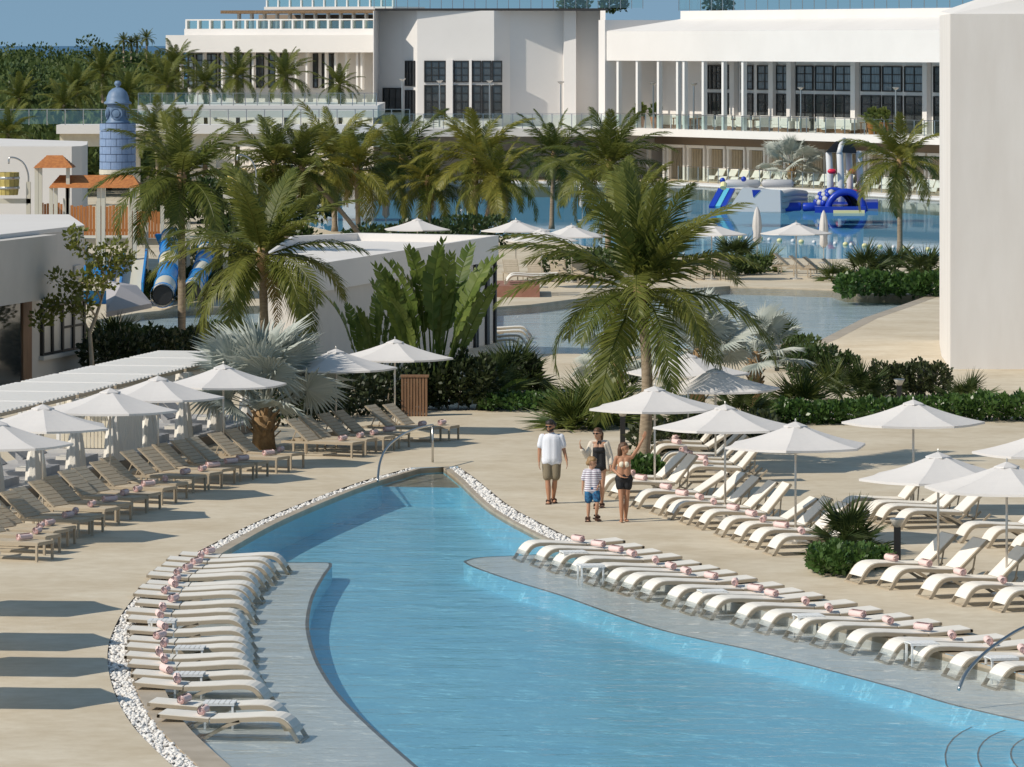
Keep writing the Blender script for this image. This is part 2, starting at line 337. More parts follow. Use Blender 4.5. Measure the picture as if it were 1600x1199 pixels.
def arc(c, r, a0, a1, n): return [(c[0]+r*math.cos(R(a0+(a1-a0)*i/n)), c[1]+r*math.sin(R(a0+(a1-a0)*i/n))) for i in range(n+1)]
RAIL = [(0,.02),(.07,.13),(.13,.225),(.19,.295),(.25,.34),(.32,.368),(.40,.38),(.60,.378),(.85,.36),(1.10,.345),(1.36,.335)]
def sling_lounger(back):
    t = thing('sling_lounger', 'x', 'lounger')
    f = MB()
    for y in (-.325, .325): f.sweep(RAIL, .04, .062, y)
    f.box(-.01,.035,-.345,.345,.0,.03); f.box(1.33,1.36,-.33,.33,.29,.33); f.box(.75,.78,-.32,.32,.30,.335)
    f.build('frame', M['taupe'], t)
    s = MB(); pr = [(x, z+.012) for x, z in RAIL[1:]]; s.sweep(pr, .60, .016); s.build('sling', M['sling'], t)
    for y in (-.325, .325):
        l = MB(); l.sweep([(.92,.33),(1.10,.27),(1.30,.16),(1.48,.05),(1.56,.025),(1.66,.03)], .04, .05, y); l.build('rear_leg', M['taupe'], t)
        if back > 15:
            l = MB(); l.sweep([(1.62,.03),(1.78,.14),(1.95,.30)], .035, .04, y); l.build('handle_bar', M['taupe'], t)
    b = MB(); b.box(1.60,1.65,-.34,.34,0,.03); b.build('floor_bar', M['taupe'], t)
    ca, sa = math.cos(R(back)), math.sin(R(back)); h = (1.375,.335)
    br = MB(); 
    for y in (-.325, .325): br.sweep([(h[0]+ca*k, h[1]+sa*k) for k in (0,.4,.78)], .04, .05, y)
    br.sweep([(h[0]+ca*.74, h[1]+sa*.74),(h[0]+ca*.79, h[1]+sa*.79)], .69, .045)
    bo = br.build('backrest', M['taupe'], t)
    s = MB(); s.sweep([(h[0]+ca*k-sa*.012, h[1]+sa*k+ca*.012) for k in (.01,.4,.77)], .62, .016); s.build('back_sling', M['sling'], bo)
    if back > 15:
        st = MB()
        for y in (-.28, .28): st.bar((h[0]+ca*.5, y, h[1]+sa*.5-.05), (1.66, y, .20), .025)
        st.bar((1.66,-.30,.20), (1.66,.30,.20), .025); st.build('back_strut', M['taupe'], t)
    return t
def slat_lounger():
    """taupe deck lounger: flat bed on square legs, raised slatted back"""
    t = thing('deck_lounger', 'x', 'lounger')
    f = MB()
    for y in (-.31,.31): f.box(0,1.95,y-.02,y+.02,.31,.365)
    f.box(0,.04,-.29,.29,.31,.36); f.box(1.91,1.95,-.29,.29,.31,.36); f.box(1.2,1.24,-.29,.29,.31,.35); f.build('frame', M['taupe'], t)
    for x in (.03,1.62):
        for y in (-.31,.31): MB().box(x-.022,x+.022,y-.022,y+.022,0,.31).build('leg', M['taupe'], t)
    MB().box(.0,1.2,-.288,.288,.362,.378).build('bed_sling', M['taupesling'], t)
    ca, sa = math.cos(R(40)), math.sin(R(40)); b = MB()
    for y in (-.31,.31): b.sweep([(1.22+ca*k,.375+sa*k) for k in (0,.4,.80)], .035, .035, y)
    bo = b.build('backrest', M['taupe'], t)
    s = MB()
    for i in range(7):
        k = .012+i*.112; s.sweep([(1.22+ca*q-sa*.004,.379+sa*q+ca*.004) for q in (k, k+.098)], .585, .022)
    s.build('back_slats', M['taupesling'], bo)
    st = MB()
    for y in (-.24,.24): st.bar((1.22+ca*.45,y,.36+sa*.45), (1.72,y,.33), .022)
    st.build('back_strut', M['taupe'], t)
    return t
def spiral(turns=2.2, r0=.02, r1=.075, n=30):
    o = []
    for i in range(n+1):
        a = 2*math.pi*turns*i/n; r = r0+(r1-r0)*i/n; o.append((r*math.cos(a), r*math.sin(a)+r1))
    return o
def towel_mesh():
    b = MB(); pr = spiral(); n = len(pr); L = .19; p = []
    for y in (-L, -L*.5, 0, L*.5, L):
        for i, (x, z) in enumerate(pr): p.append((x, y+.012*math.sin(i*1.7+y*9), z))
    f = [(j*n+i, j*n+i+1, (j+1)*n+i+1, (j+1)*n+i) for j in range(4) for i in range(n-1)]
    b.add(p, f)
    for y in (-L+.02, L-.02):  # rolled-up core so that the ends are not see-through
        b.lathe([(.066,-.004),(.066,.004)], 12, M=Matrix.Translation((0,y,.075)) @ Matrix.Rotation(R(90),4,'X'))
    me = b.mesh('rolled_towel', M['towel'], True); return me
TOWEL = towel_mesh()
def towel(loc, rz, label, group):
    o = link('rolled_towel', TOWEL, loc=loc); o.rotation_euler = (0,0,rz); o.scale = (.96,)*3; return tag(o, label, 'towel', group)
sl_flat = sling_lounger(4); sl_up = sling_lounger(43); sl_mid = sling_lounger(33); sl_high = sling_lounger(50); dk = slat_lounger(); USED = set()
def lounger(proto, px, rz, label, group, tow=None, z=0.0, tlabel=None, tgroup='rolled pink towels', jit=.05, raw=None):
    p = raw if raw is not None else G(px[0], px[1], z)
    r = rz+random.uniform(-jit, jit)
    place(proto, proto.name in USED, p, r, label, group); USED.add(proto.name)
    if tow is not None:
        h = .385 if proto is dk else (.388 if tow < .9 else .372)
        yo = random.uniform(-.13,.13)
        q = p+Matrix.Rotation(r,3,'Z') @ V(tow+random.uniform(-.07,.07), yo, h-.006)
        towel(q, r+random.uniform(-.35,.45), tlabel or label.replace(label.split(' lounger')[0], 'rolled pink towel on the '+label.split(' lounger')[0]), tgroup)
# in-pool rows --------------------------------------------------------------
LP = [(328,860),(309,867),(302,876),(290,884),(280,891),(279,904),(268,911),(261,920),(265,934),(252,947),(253,959),(255,976),(256,991),(253,1002),(253,1016),(259,1028),(265,1044),(272,1058),(296,1089),(312,1107)]
n = len(LP)
for i, (tx, ty) in enumerate(LP):
    q = G(tx, ty, SZ+.45); a = math.pi-R(2)+ (R(-6) if i > 16 else 0)
    base = q - Matrix.Rotation(a,3,'Z') @ V(1.58,0,0); base.z = SZ
    k = ORD[n-1-i]
    lounger(sl_flat, None, a, 'flat white lounger on the left pool shelf, %s counted from the camera' % k, 'loungers standing in the water on the left shelf', 1.58,
            tlabel='pink towel roll on the %s left shelf lounger counted from the camera' % k, tgroup='towels on the left shelf loungers', raw=base, jit=.012)
RP = [(807,877),(835,886),(861,895),(891,903),(919,914),(946,922),(972,930),(1001,939),(1041,950),(1071,960),(1101,967),(1149,979),(1187,990),(1232,1001),(1275,1011),(1321,1022),(1377,1036),(1422,1045),(1482,1060),(1545,1076)]
n = len(RP)
for i, p in enumerate(RP):
    k = ORD[i]
    lounger(sl_flat, p, R(15), 'flat white lounger on the right pool shelf, %s from the far end' % k, 'loungers standing in the water on the right shelf', 1.30,
            z=SZ, tlabel='pink towel roll on the %s right shelf lounger from the far end' % k, tgroup='towels on the right shelf loungers', jit=.015)
# right deck ---------------------------------------------------------------
for rowname, pts, rz, tw, tows in (
    ('back row beside the leaning palm', [(994,699),(1000,705),(1008,712),(1015,720),(1028,732),(1036,738),(1050,746),(1063,754)], 5, .62, 8),
    ('long row beside the people', [(935,770),(955,779),(990,794),(1022,804),(1042,811),(1067,819),(1091,827),(1121,838),(1147,847),(1172,857),(1200,867)], 13, .66, 11),
    ('group behind the small planted island', [(1310,805),(1350,812),(1368,818),(1398,826)], 12, None, 0),
    ('group cut by the right edge', [(1494,847),(1535,855),(1580,866)], 12, None, 0),
    ('group beside the black bollard light', [(1331,911),(1379,920),(1442,934),(1494,946),(1554,955)], 16, .78, 5)):
    for i, p in enumerate(pts):
        lounger([sl_up, sl_up, sl_mid, sl_up, sl_high][(i*3+len(pts)) % 5], p, R(rz), 'white lounger with raised back, %s from left in the %s' % (ORD[i], rowname), 'white loungers, '+rowname, tw if i < tows else None,
                tlabel='pink towel roll on the %s lounger from left, %s' % (ORD[i], rowname), tgroup='towels, '+rowname)
# left deck row and rear left group ------------------------------------------
LT = [(42,839),(54,829),(67,821),(78,816),(107,804),(124,798),(148,787),(167,780),(192,770),(215,764),(239,755),(258,748),(287,737),(312,732),(332,726),(362,720),(386,715),(418,708),(441,702)]
for rowname, pts in (('long row before the cabanas', LT), ('rear group before the hedge', [(536,685),(557,680),(585,676),(609,671),(659,662),(687,660)])):
    for i, (tx, ty) in enumerate(pts):
        a = math.pi-R(24); q = G(tx, ty, .45); base = q-Matrix.Rotation(a,3,'Z') @ V(.42,0,0); base.z = 0
        k = '%s from the left' % ORD[i]
        lounger(dk, None, a, 'taupe slatted lounger, %s in the %s' % (k, rowname), 'taupe loungers, '+rowname, .42,
                tlabel='pink towel roll on the taupe lounger %s, %s' % (k, rowname), tgroup='towels, '+rowname, raw=base)
# small white side tables standing in the water ----------------------------------
def side_table():
    t = thing('side_table', 'x', 'table')
    tp = MB()
    for i in range(6): tp.box(-.24+i*.081, -.24+i*.081+.068, -.2, .2, .40, .42)
    tp.box(-.24,.235,-.2,-.17,.375,.398); tp.box(-.24,.235,.17,.2,.375,.398); tp.build('slatted_top', M['tabletop'], t)
    for x in (-.21,.205):
        for y in (-.17,.17): MB().box(x-.016,x+.016,y-.016,y+.016,0,.375).build('leg', M['tabletop'], t)
    return t
tb = side_table()
TB = [((254,968),'left shelf, farthest of four'),((298,1010),'left shelf, second farthest of four'),((296,1051),'left shelf, second nearest of four'),((344,1096),'left shelf, nearest of four'),
      ((896,861),'right shelf, farthest of six'),((923,882),'right shelf, second farthest of six'),((1113,922),'right shelf, third farthest of six'),((1263,960),'right shelf, third nearest of six'),((1440,1003),'right shelf, second nearest of six'),((1565,1026),'right shelf, nearest of six')]
for i, (p, s_) in enumerate(TB):
    q = G(p[0], p[1], SZ+.42); q.z = SZ; place(tb, i > 0, q, R(12 if i > 3 else -3), 'white slatted side table in the water, '+s_, 'white side tables on the pool shelves')
# umbrellas ----------------------------------------------------------------------
def umbrella():
    t = thing('umbrella', 'x', 'umbrella'); RR, zr, za = 1.53, 1.97, 2.42
    pl = MB().lathe([(.024,0),(.024,za)], 10); pl.build('pole', M['pole'], t, True)
    MB().lathe([(.28,0),(.28,.05),(.05,.07),(.05,.22)], 16).build('base', M['pole'], t)
    p = []; n = 6
    for i in range(n+1):
        u = i/n; r = .17+(RR-.17)*u; z = za-.06-(za-.06-zr)*u-.035*math.sin(math.pi*u)
        for k in range(5):
            a = R(-30+15*k); rr = r*math.cos(R(30))/math.cos(a); p.append((rr*math.cos(a)*(1-.012*math.cos(3*a)), rr*math.sin(a), z-.02*u*math.cos(a*3)))
    f = [(i*5+k, i*5+k+1, i*5+k+6, i*5+k+5) for i in range(n) for k in range(4)]
    m0 = len(p); 
    for k in range(5): x, y, z = p[n*5+k]; p.append((x, y, z-.045))
    f += [(n*5+k, n*5+k+1, m0+k+1, m0+k) for k in range(4)]
    me = MB().add(p, f).mesh('panel', M['canvas'])
    for k in range(6):
        o = link('panel', me, t); o.rotation_euler = (0,0,R(60*k))
    cp = MB(); cp.lathe([(.25,za-.085),(.24,za-.06),(.03,za+.015)], 6); cp.build('vent_cap', M['canvas'], t)
    MB().lathe([(.018,za+.01),(.018,za+.06),(.008,za+.085)], 8).build('finial', M['pole'], t)
    for k in range(6):
        a = R(30+60*k); MB().bar((.03*math.cos(a),.03*math.sin(a),za-.12), (RR*math.cos(a)*.985,RR*math.sin(a)*.985,zr-.01), .018).build('rib', M['pole'], t)
    return t
um = umbrella()
UB = [(1075,548,20,'above the back row, farthest of the right-hand umbrellas'),(1118,571,38,'shaded by the palm, right of the leaning coconut palm'),(1023,599,48,'nearest the leaning palm trunk, above the four people'),
      (1133,627,35,'over the long row, between two other umbrellas'),(1243,654,50,'over the long row, in front of the small island plant'),(1427,620,30,'standing alone before the low hedge on the right'),
      (1466,701,42,'over the black bollard light group, left of two'),(1573,716,12,'over the front right group, nearest the right edge'),(1640,664,25,'cut by the right edge of the deck, behind the front pair'),
      (67,627,8,'second from the left edge in the left row'),(-4,652,35,'cut by the left edge, nearest of the left row'),(172,602,20,'third from the left edge in the left row'),(247,583,25,'fourth from the left edge in the left row'),(349,565,44,'fifth in the left row, beside the silver fan palm'),
      (525,541,35,'behind the silver fan palm, left of the rear pair'),(617,526,20,'in front of the banana leaves, right of the rear pair')]
UB += [(652,339,10,'behind the kiosk roof at the lagoon shore'),(806,341,40,'left of the pair behind the kiosk glass corner'),(846,355,20,'right of the pair behind the kiosk glass corner'),(893,349,35,'half hidden by the big central palm'),
       (1112,346,15,'right of the big central palm at the lagoon'),(1244,345,28,'by the loungers below the inflatable arch')]
for i, (x, ya, rot, lb) in enumerate(UB):
    yb = (ya-HY*.2505)/(1-.2505)
    place(um, i > 0, G(x, yb), R(rot), 'open white canvas umbrella '+lb, 'open white umbrellas', 1.0)
# umbrellas of the left row that stand just outside the frame and throw the long shadows
WH = ['farthest','second farthest','second nearest','nearest']
for i, (sx, sy) in enumerate([(86,951),(80,1003),(92,1042),(82,1091)]):
    q = G(sx-26, sy); k = 1.96/math.tan(R(SUN_EL)); q -= V(math.cos(R(SUN_AZ))*k, math.sin(R(SUN_AZ))*k, 0)
    place(um, True, q, R(25), 'white umbrella left of the frame throwing the %s deck shadow at lower left' % WH[i], 'umbrellas left of the frame, seen by their shadows')
# folded umbrellas ---------------------------------------------------------------
def folded():
    t = thing('folded_umbrella', 'x', 'umbrella'); MB().lathe([(.024,0),(.024,2.45)], 8).build('pole', M['pole'], t); p = []; seg = 18
    pr = [(.09,.75),(.17,.85),(.15,1.2),(.19,1.5),(.16,1.9),(.10,2.25),(.03,2.42)]
    for r, z in pr:
        for k in range(seg): a = 2*math.pi*k/seg; rr = r*(1+.22*math.cos(6*a)); p.append((rr*math.cos(a), rr*math.sin(a), z+.04*math.cos(6*a)*(z < 1)))
    f = [(i*seg+k, i*seg+(k+1) % seg, (i+1)*seg+(k+1) % seg, (i+1)*seg+k) for i in range(len(pr)-1) for k in range(seg)]
    MB().add(p, f).build('folded_canopy', M['canvas'], t, True); MB().lathe([(.135,1.18),(.135,1.24)], 14).build('tie_strap', M['canvas'], t)
    MB().lathe([(.28,0),(.28,.05),(.05,.07)], 14).build('base', M['pole'], t)
    return t
fu = folded()
for i, (x, y, lb) in enumerate([(1183,405,'left of the two at the buoy line'),(1287,412,'right of the two at the buoy line'),(768,362,'beside the far palm trunks'),(603,362,'among the palm trunks behind the kiosk'),(910,345,'behind the big central palm crown')]):
    place(fu, i > 0, G(x, y), R(17*i), 'folded white umbrella on the lagoon shore, '+lb, 'folded umbrellas', 1.0)
# ================================================================== VEGETATION
M['frond'] = leafmat('palm_frond', (.085,.115,.022), (.21,.215,.045), transl=.42)
M['frondsunlit'] = leafmat('palm_frond_sunlit', (.12,.15,.03), (.30,.27,.05), transl=.42)  # yellower copy of the frond colour, sunlight painted in
M['frondpale'] = leafmat('palm_frond_dry', (.30,.21,.08), (.42,.31,.13))
M['silver'] = leafmat('silver_fan_leaf', (.36,.40,.36), (.54,.56,.50), rough=.55, transl=.2)
M['banana'] = leafmat('paddle_leaf', (.085,.14,.028), (.20,.25,.055), transl=.4)
M['shrub'] = leafmat('shrub_leaf', (.028,.055,.016), (.075,.11,.028), rough=.4, transl=.25)
M['shrubdark'] = leafmat('dark_shrub_leaf', (.022,.036,.014), (.055,.068,.024), rough=.4, transl=.2)
M['cover'] = leafmat('ground_cover_leaf', (.035,.085,.018), (.085,.15,.035), rough=.35, transl=.25)
M['palmetto'] = leafmat('fan_palm_leaf', (.045,.075,.022), (.12,.15,.045))
M['grassfan'] = leafmat('strap_leaf', (.06,.10,.022), (.19,.21,.05))
M['forest'] = leafmat('forest_leaf', (.045,.075,.02), (.11,.15,.04), rough=.6)
M['trunk'] = mat('palm_trunk', (.36,.29,.21), .9, noise=(.22,.17,.12), scale=5, bump=.6, bscale=16, stretch=(1,1,5))
M['husk'] = mat('palm_husk', (.38,.25,.13), .9, noise=(.22,.14,.07), scale=8, bump=.6)
M['bark'] = mat('smooth_bark', (.42,.35,.26), .8, noise=(.3,.24,.17), scale=6)

def frond_mesh(L, droop, seed, m, nl=54, wmax=.68):
    r = random.Random(seed); b = MB(); pts = []; ang = 0.0; x = z = 0.0; n = 14; tw = r.uniform(-.25,.25)
    for i in range(n+1):
        pts.append(V(x, tw*x*x*.12, z)); u = i/n; ang -= droop*(.25+1.5*u)/n; x += L/n*math.cos(ang); z += L/n*math.sin(ang)
    b.tube(pts, [.028*(1-.85*i/n) for i in range(n+1)], 4)
    for s in (-1, 1):
        for k in range(nl):
            u = .13+.87*(k+r.random()*.5)/nl; f = u*n; i = min(int(f), n-1); p = pts[i].lerp(pts[i+1], f-i); t = (pts[i+1]-pts[i]).normalized()
            ln = wmax*(math.sin(math.pi*(u*.86+.12))**.6)*r.uniform(.85,1.1); fw = .45+.75*u
            up = V(-t.z, 0, t.x); d = (V(0,s,0)+t*fw+up*r.uniform(-.05,.35)).normalized()
            m1 = p+d*ln*.5; dr = .20+r.random()*.30; e = p+d*ln*.93+V(0,0,-dr*ln*1.0); wd = t*.029
            m1.z -= dr*ln*.18
            b.add([p-wd*.7, p+wd*.7, m1+wd, m1-wd, e], [(0,1,2,3), (3,2,4)])
    return b.mesh('frond', m)
FR = {k: [frond_mesh(2.95, dr, 11+i+j*50, M[k]) for i, dr in enumerate((.55,.9,1.25,1.6,1.9))] for j, k in enumerate(('frond','frondsunlit'))}
FRD = frond_mesh(2.2, 1.3, 99, M['frondpale'], 26, .4)
def palm(px, crown, label, group='coconut palms', kind='frond', nf=26, s=1.0, lean=0.0, seed=0, d=None, dead=2, name='coconut_palm', up=0.0):
    """px base pixel on the deck, crown (x,y) pixel of the crown's heart"""
    r = random.Random(seed*17+5); b = G(*px); t = thing(name, label, 'palm tree', b, 0, group)
    c = AT(crown[0], crown[1], b.y); c = c-b; h = c.z; tr = MB(); P = []
    for i in range(13):
        u = i/12; P.append(V(c.x*(u**1.5)+lean*math.sin(math.pi*u)*.4, r.uniform(-.01,.01), h*u))
    tr.tube(P, [(.17 if i == 0 else .125-.035*i/12)*s*(1+.06*(i % 2)) for i in range(13)], 10); tr.build('trunk', M['trunk'], t, True)
    hk = MB(); hk.lathe([(.08*s,-.35*s),(.15*s,-.1*s),(.16*s,.1*s),(.07*s,.4*s)], 9, (c.x, 0, c.z)); hk.build('crown_shaft', M['husk'], t, True)
    for i in range(nf):
        u = (i+.5)/nf; el = 82-112*u**.85+r.uniform(-9,9)+up; az = i*137.5+r.uniform(-20,20)
        k = min(4, max(0, int(4.9*u*.9+r.uniform(-.6,.9)))); o = link('frond', FR[kind][k], t)
        o.location = (c.x, 0, c.z+.05); o.rotation_euler = Euler((r.uniform(-.3,.3), -R(el), R(az))); q = s*r.uniform(.85,1.12)*(1 if u > .15 else .8); o.scale = (q,q,q)
    for i in range(dead):
        o = link('dry_frond', FRD, t); o.location = (c.x, 0, c.z-.1); o.rotation_euler = Euler((0, R(35+r.random()*25), r.random()*6.3)); o.scale = (s*.8,)*3
    return t
PALMS = [((1003,733),(1000,462),'frond',1.13,'large coconut palm with leaning trunk rising beside the raised-arm woman',30,.35),
  ((415,640),(410,405),'frond',1.05,'large dark coconut palm behind the silver fan palm on the left',30,0),
  ((284,556),(284,282),'frond',1.0,'tall coconut palm in front of the blue tube slide',28,0),
  ((452,420),(428,262),'frond',1.0,'coconut palm right of the tall slide palm, leaning left',24,0),
  ((523,362),(520,250),'frondsunlit',1.12,'sunlit golden coconut palm, leftmost of the row behind the kiosk',22,0),
  ((560,364),(556,268),'frondsunlit',1.05,'sunlit golden coconut palm, second in the row behind the kiosk',22,0),
  ((632,358),(628,252),'frond',1.15,'green coconut palm in the middle of the row behind the kiosk',24,0),
  ((672,364),(668,285),'frondsunlit',.95,'short sunlit golden coconut palm left of the tallest kiosk row palm',20,0),
  ((742,366),(745,252),'frondsunlit',1.2,'sunlit golden coconut palm with two trunks beside it, right in the kiosk row',24,0),
  ((756,368),(778,285),'frondsunlit',1.0,'lower sunlit golden coconut palm at the right end of the kiosk row',20,0),
  ((862,358),(866,246),'frond',1.0,'slim coconut palm before the pale recessed wall',20,0),
  ((950,402),(952,262),'frond',1.12,'dark coconut palm behind the large leaning palm',26,0),
  ((990,410),(988,330),'frond',.95,'coconut palm crown just above the large leaning palm',22,0),
  ((1406,396),(1406,255),'frondsunlit',1.0,'sunlit golden coconut palm beside the white tower on the lagoon shore',24,0),
  ((585,420),(470,268),'frond',.9,'dark coconut palm crown between the hydrant and the kiosk palms',20,0)]
for i, (b_, c_, k_, s_, lb, nf, ln) in enumerate(PALMS): palm(b_, c_, lb, kind=k_, nf=nf-1 if i < 3 else nf+5, s=s_*1.1, lean=ln, up=12 if i == 0 else 4, seed=i+1, dead=3 if k_ == 'frondsunlit' else 1)

# fan palms ------------------------------------------------------------------
def fan_mesh(rad, seg, m, seed, spread=150, pet=.9, fold=.05, cut=.55):
    r = random.Random(seed); b = MB(); b.tube([(0,0,0),(pet*.5,0,.03),(pet,0,0)], [.022,.016,.012], 4); c = V(pet,0,0)
    for i in range(seg):
        a0 = R(-spread+2*spread*i/seg); a1 = R(-spread+2*spread*(i+1)/seg); am = (a0+a1)/2; ln = rad*(.82+.18*math.cos(am))*r.uniform(.93,1.06)
        z0 = -.10*rad*abs(am)/2.6; dr = r.uniform(.05,.28)*rad
        p0 = c+V(math.cos(a0),math.sin(a0),0)*ln*cut+V(0,0,z0-fold*.5); p1 = c+V(math.cos(a1),math.sin(a1),0)*ln*cut+V(0,0,z0-fold*.5); pm = c+V(math.cos(am),math.sin(am),0)*ln*cut+V(0,0,z0+fold)
        e = c+V(math.cos(am),math.sin(am),0)*ln+V(0,0,z0-dr)
        b.add([c,p0,pm,p1,e], [(0,1,2),(0,2,3),(1,4,2),(2,4,3)])
    return b.mesh('fan_leaf', m)
FAN = {k: [fan_mesh(rd, sg, M[k], 7*i+3, sp, pe, fo, cu) for i in range(3)] for k, rd, sg, sp, pe, fo, cu in (('silver',.95,34,140,1.15,.03,.60),('palmetto',.55,22,120,.55,.02,.30),('grassfan',.80,14,75,.35,.02,.22))}
def fanplant(px, label, kind, n=16, s=1.0, trunk=0.0, group=None, seed=0, name='fan_palm', lo=-5, hi=85, b=None, cat='fan palm'):
    r = random.Random(seed*31+7); b = b or G(*px); t = thing(name, label, cat, b, 0, group)
    if trunk:
        k = MB(); k.lathe([(.26*s,0),(.22*s,trunk*.5),(.26*s,trunk*.8),(.12*s,trunk+.1)], 10); k.build('trunk', M['husk'], t, True)
        bt = MB()
        for i in range(26):
            a = i*2.4; z = trunk*(.25+.7*i/26); bt.bar((.16*s*math.cos(a),.16*s*math.sin(a),z), ((.36)*s*math.cos(a),.36*s*math.sin(a),z+.22), .09, .03)
        bt.build('leaf_stubs', M['husk'], t)
    for i in range(n):
        u = (i+.5)/n; o = link('fan_leaf', FAN[kind][i % 3], t); q = s*r.uniform(.8,1.15); o.scale = (q,q,q)
        el = hi-(hi-lo)*u+r.uniform(-8,8); o.location = (0,0,trunk); o.rotation_euler = Euler((r.uniform(-.6,.6), -R(el), i*2.39996+r.uniform(-.3,.3)))
    return t
SILV = [((412,702),34,1.18,.95,'large silver fan palm with thick husky trunk at the end of the left row'),((1090,655),26,.85,1.8,'silver fan palm behind the farthest right umbrella'),((962,625),14,.72,1.0,'smaller silver fan palm left of the leaning coconut palm, over the deck'),
        ((1180,640),16,.75,1.5,'silver fan palm with drooping leaves right of the coconut palm'),((1236,293),22,1.15,1.6,'silver fan palm on the far shore before the beach cabanas'),((60,226),14,1.1,.6,'pale silver fan palm beyond the curved white wall'),((105,230),14,1.0,.4,'second pale silver fan palm beyond the curved white wall')]
for i, (p, n_, s_, t_, lb) in enumerate(SILV): fanplant(p, lb, 'silver', n_, s_, t_, 'silver fan palms', i, name='silver_fan_palm', lo=12 if i == 0 else -20)
FANS = [((1215,548),'palmetto',20,1.15,.5,'fan palm bush right of the central silver palms'),((1255,578),'palmetto',16,1.0,.3,'fan palm bush behind the clipped hedge box'),((1345,628),'palmetto',20,1.1,.35,'fan palm bush left of the dark hedge'),((1512,640),'palmetto',18,1.0,.2,'fan palm bush at the far right of the low hedge'),
  ((1252,640),'grassfan',22,1.15,.1,'yellow-green strap leaf clump in the right hedge'),((1300,610),'grassfan',16,.9,.1,'strap leaf clump before the clipped hedge box'),((1325,868),'palmetto',24,1.05,.5,'fan palm on the small planted island of the right deck'),
  ((935,668),'grassfan',34,1.6,.1,'tall strap leaf clump behind the woman in the open shirt'),((895,672),'grassfan',24,1.25,.1,'strap leaf clump left of the tall clump, by the path'),((960,610),'palmetto',22,1.2,.4,'fan palm bush under the smaller silver palm'),((800,612),'palmetto',30,1.5,.5,'big dark fan palm bush at the kiosk corner'),((765,628),'palmetto',22,1.3,.3,'dark fan palm bush below the banana leaves'),
  ((1070,690),'palmetto',20,1.2,.2,'dark fan palm bush behind the back lounger row'),((1160,668),'palmetto',18,1.2,.2,'fan palm bush right of the back lounger row'),((980,742),'grassfan',12,.55,.0,'small strap leaf tuft at the leaning trunk'),((640,640),'grassfan',18,.9,.1,'yellowish strap leaf clump beside the wooden screen'),
  ((1150,412),'palmetto',20,1.4,.6,'fan palm bush on the near lagoon shore'),((1350,440),'palmetto',18,1.6,.4,'fan palm bush left in the lagoon shore bed'),((1395,432),'palmetto',18,1.5,.5,'fan palm bush middle of the lagoon shore bed'),((1445,440),'palmetto',18,1.6,.5,'fan palm bush right in the lagoon shore bed'),((1195,425),'grassfan',14,1.2,.0,'strap leaf clump by the far loungers'),((1300,440),'grassfan',12,1.0,.0,'strap leaf clump right of the far loungers'),
  ((180,556),'palmetto',22,1.4,.3,'dark fan palm bush right of the sparse tree'),((235,565),'palmetto',18,1.2,.2,'dark fan palm bush behind the cabana roofs'),((160,545),'grassfan',16,1.2,.2,'strap leaf clump by the splash pool')]
for i, (p, k_, n_, s_, t_, lb) in enumerate(FANS): fanplant(p, lb, k_, n_, s_, t_*0, 'fan palms and strap leaf clumps', i+20, name='fan_palm' if k_ == 'palmetto' else 'strap_leaf_plant', cat='fan palm' if k_ == 'palmetto' else 'plant')

# paddle-leaved plants -----------------------------------------------------------
def paddle_mesh(seed):
    r = random.Random(seed); b = MB(); L, W, n = 1.9, .215, 17; P = [V(0,0,0)]; a = 0
    for i in range(6): P.append(P[-1]+V(.2,0,0))
    b.tube(P, [.035-.003*i for i in range(7)], 5); p = P[-1]; pts = [p]
    for i in range(n): a -= .055*(i/n)*1.6; p = p+V(L/n*math.cos(a),0,L/n*math.sin(a)); pts.append(p)
    b.tube(pts, [.02*(1-.8*i/n) for i in range(n+1)], 4)
    for s in (-1,1):
        for i in range(n):
            w0 = W*math.sin(math.pi*min(1,(i+.35)/n*.95+.05))**.55*r.uniform(.85,1.1); g = r.choice((0,.0,.25)); dr = r.uniform(.02,.18)
            q0, q1 = pts[i], pts[i].lerp(pts[i+1], 1-g*.5); fw = V(.10,0,0)
            b.add([q0, q1, q1+V(0,s*w0,w0*.35-dr*.4)+fw, q0+V(0,s*w0,w0*.35-dr*.5)+fw*.8], [(0,1,2,3)])
    return b.mesh('paddle_leaf', M['banana'])
PAD = [paddle_mesh(i) for i in range(4)]
def paddle_plant(px, label, n, s, seed, wide=70):
    r = random.Random(seed); t = thing('paddle_leaf_plant', label, 'plant', G(*px), 0, 'paddle-leaved plants by the kiosk')
    for i in range(n):
        o = link('paddle_leaf', PAD[i % 4], t); u = (i+.5)/n*2-1; q = s*r.uniform(.8,1.12); o.scale = (q,q,q)
        el = 90-abs(u)*wide*.75+r.uniform(-6,6); o.location = (u*.3, r.uniform(-.3,.3), r.uniform(0,.6)); az = (0 if u > 0 else math.pi)+r.uniform(-.7,.7)
        o.rotation_euler = Euler((r.uniform(-1.2,1.2), -R(el), az))
    return t
paddle_plant((676,640),'tall paddle-leaved plant fanning out before the kiosk wall',19,1.3,3,27)
paddle_plant((588,632),'smaller paddle-leaved plant left of the tall one',12,.95,8,26)
paddle_plant((738,640),'low paddle-leaved plant leaning right at the kiosk corner',6,.55,12,90)

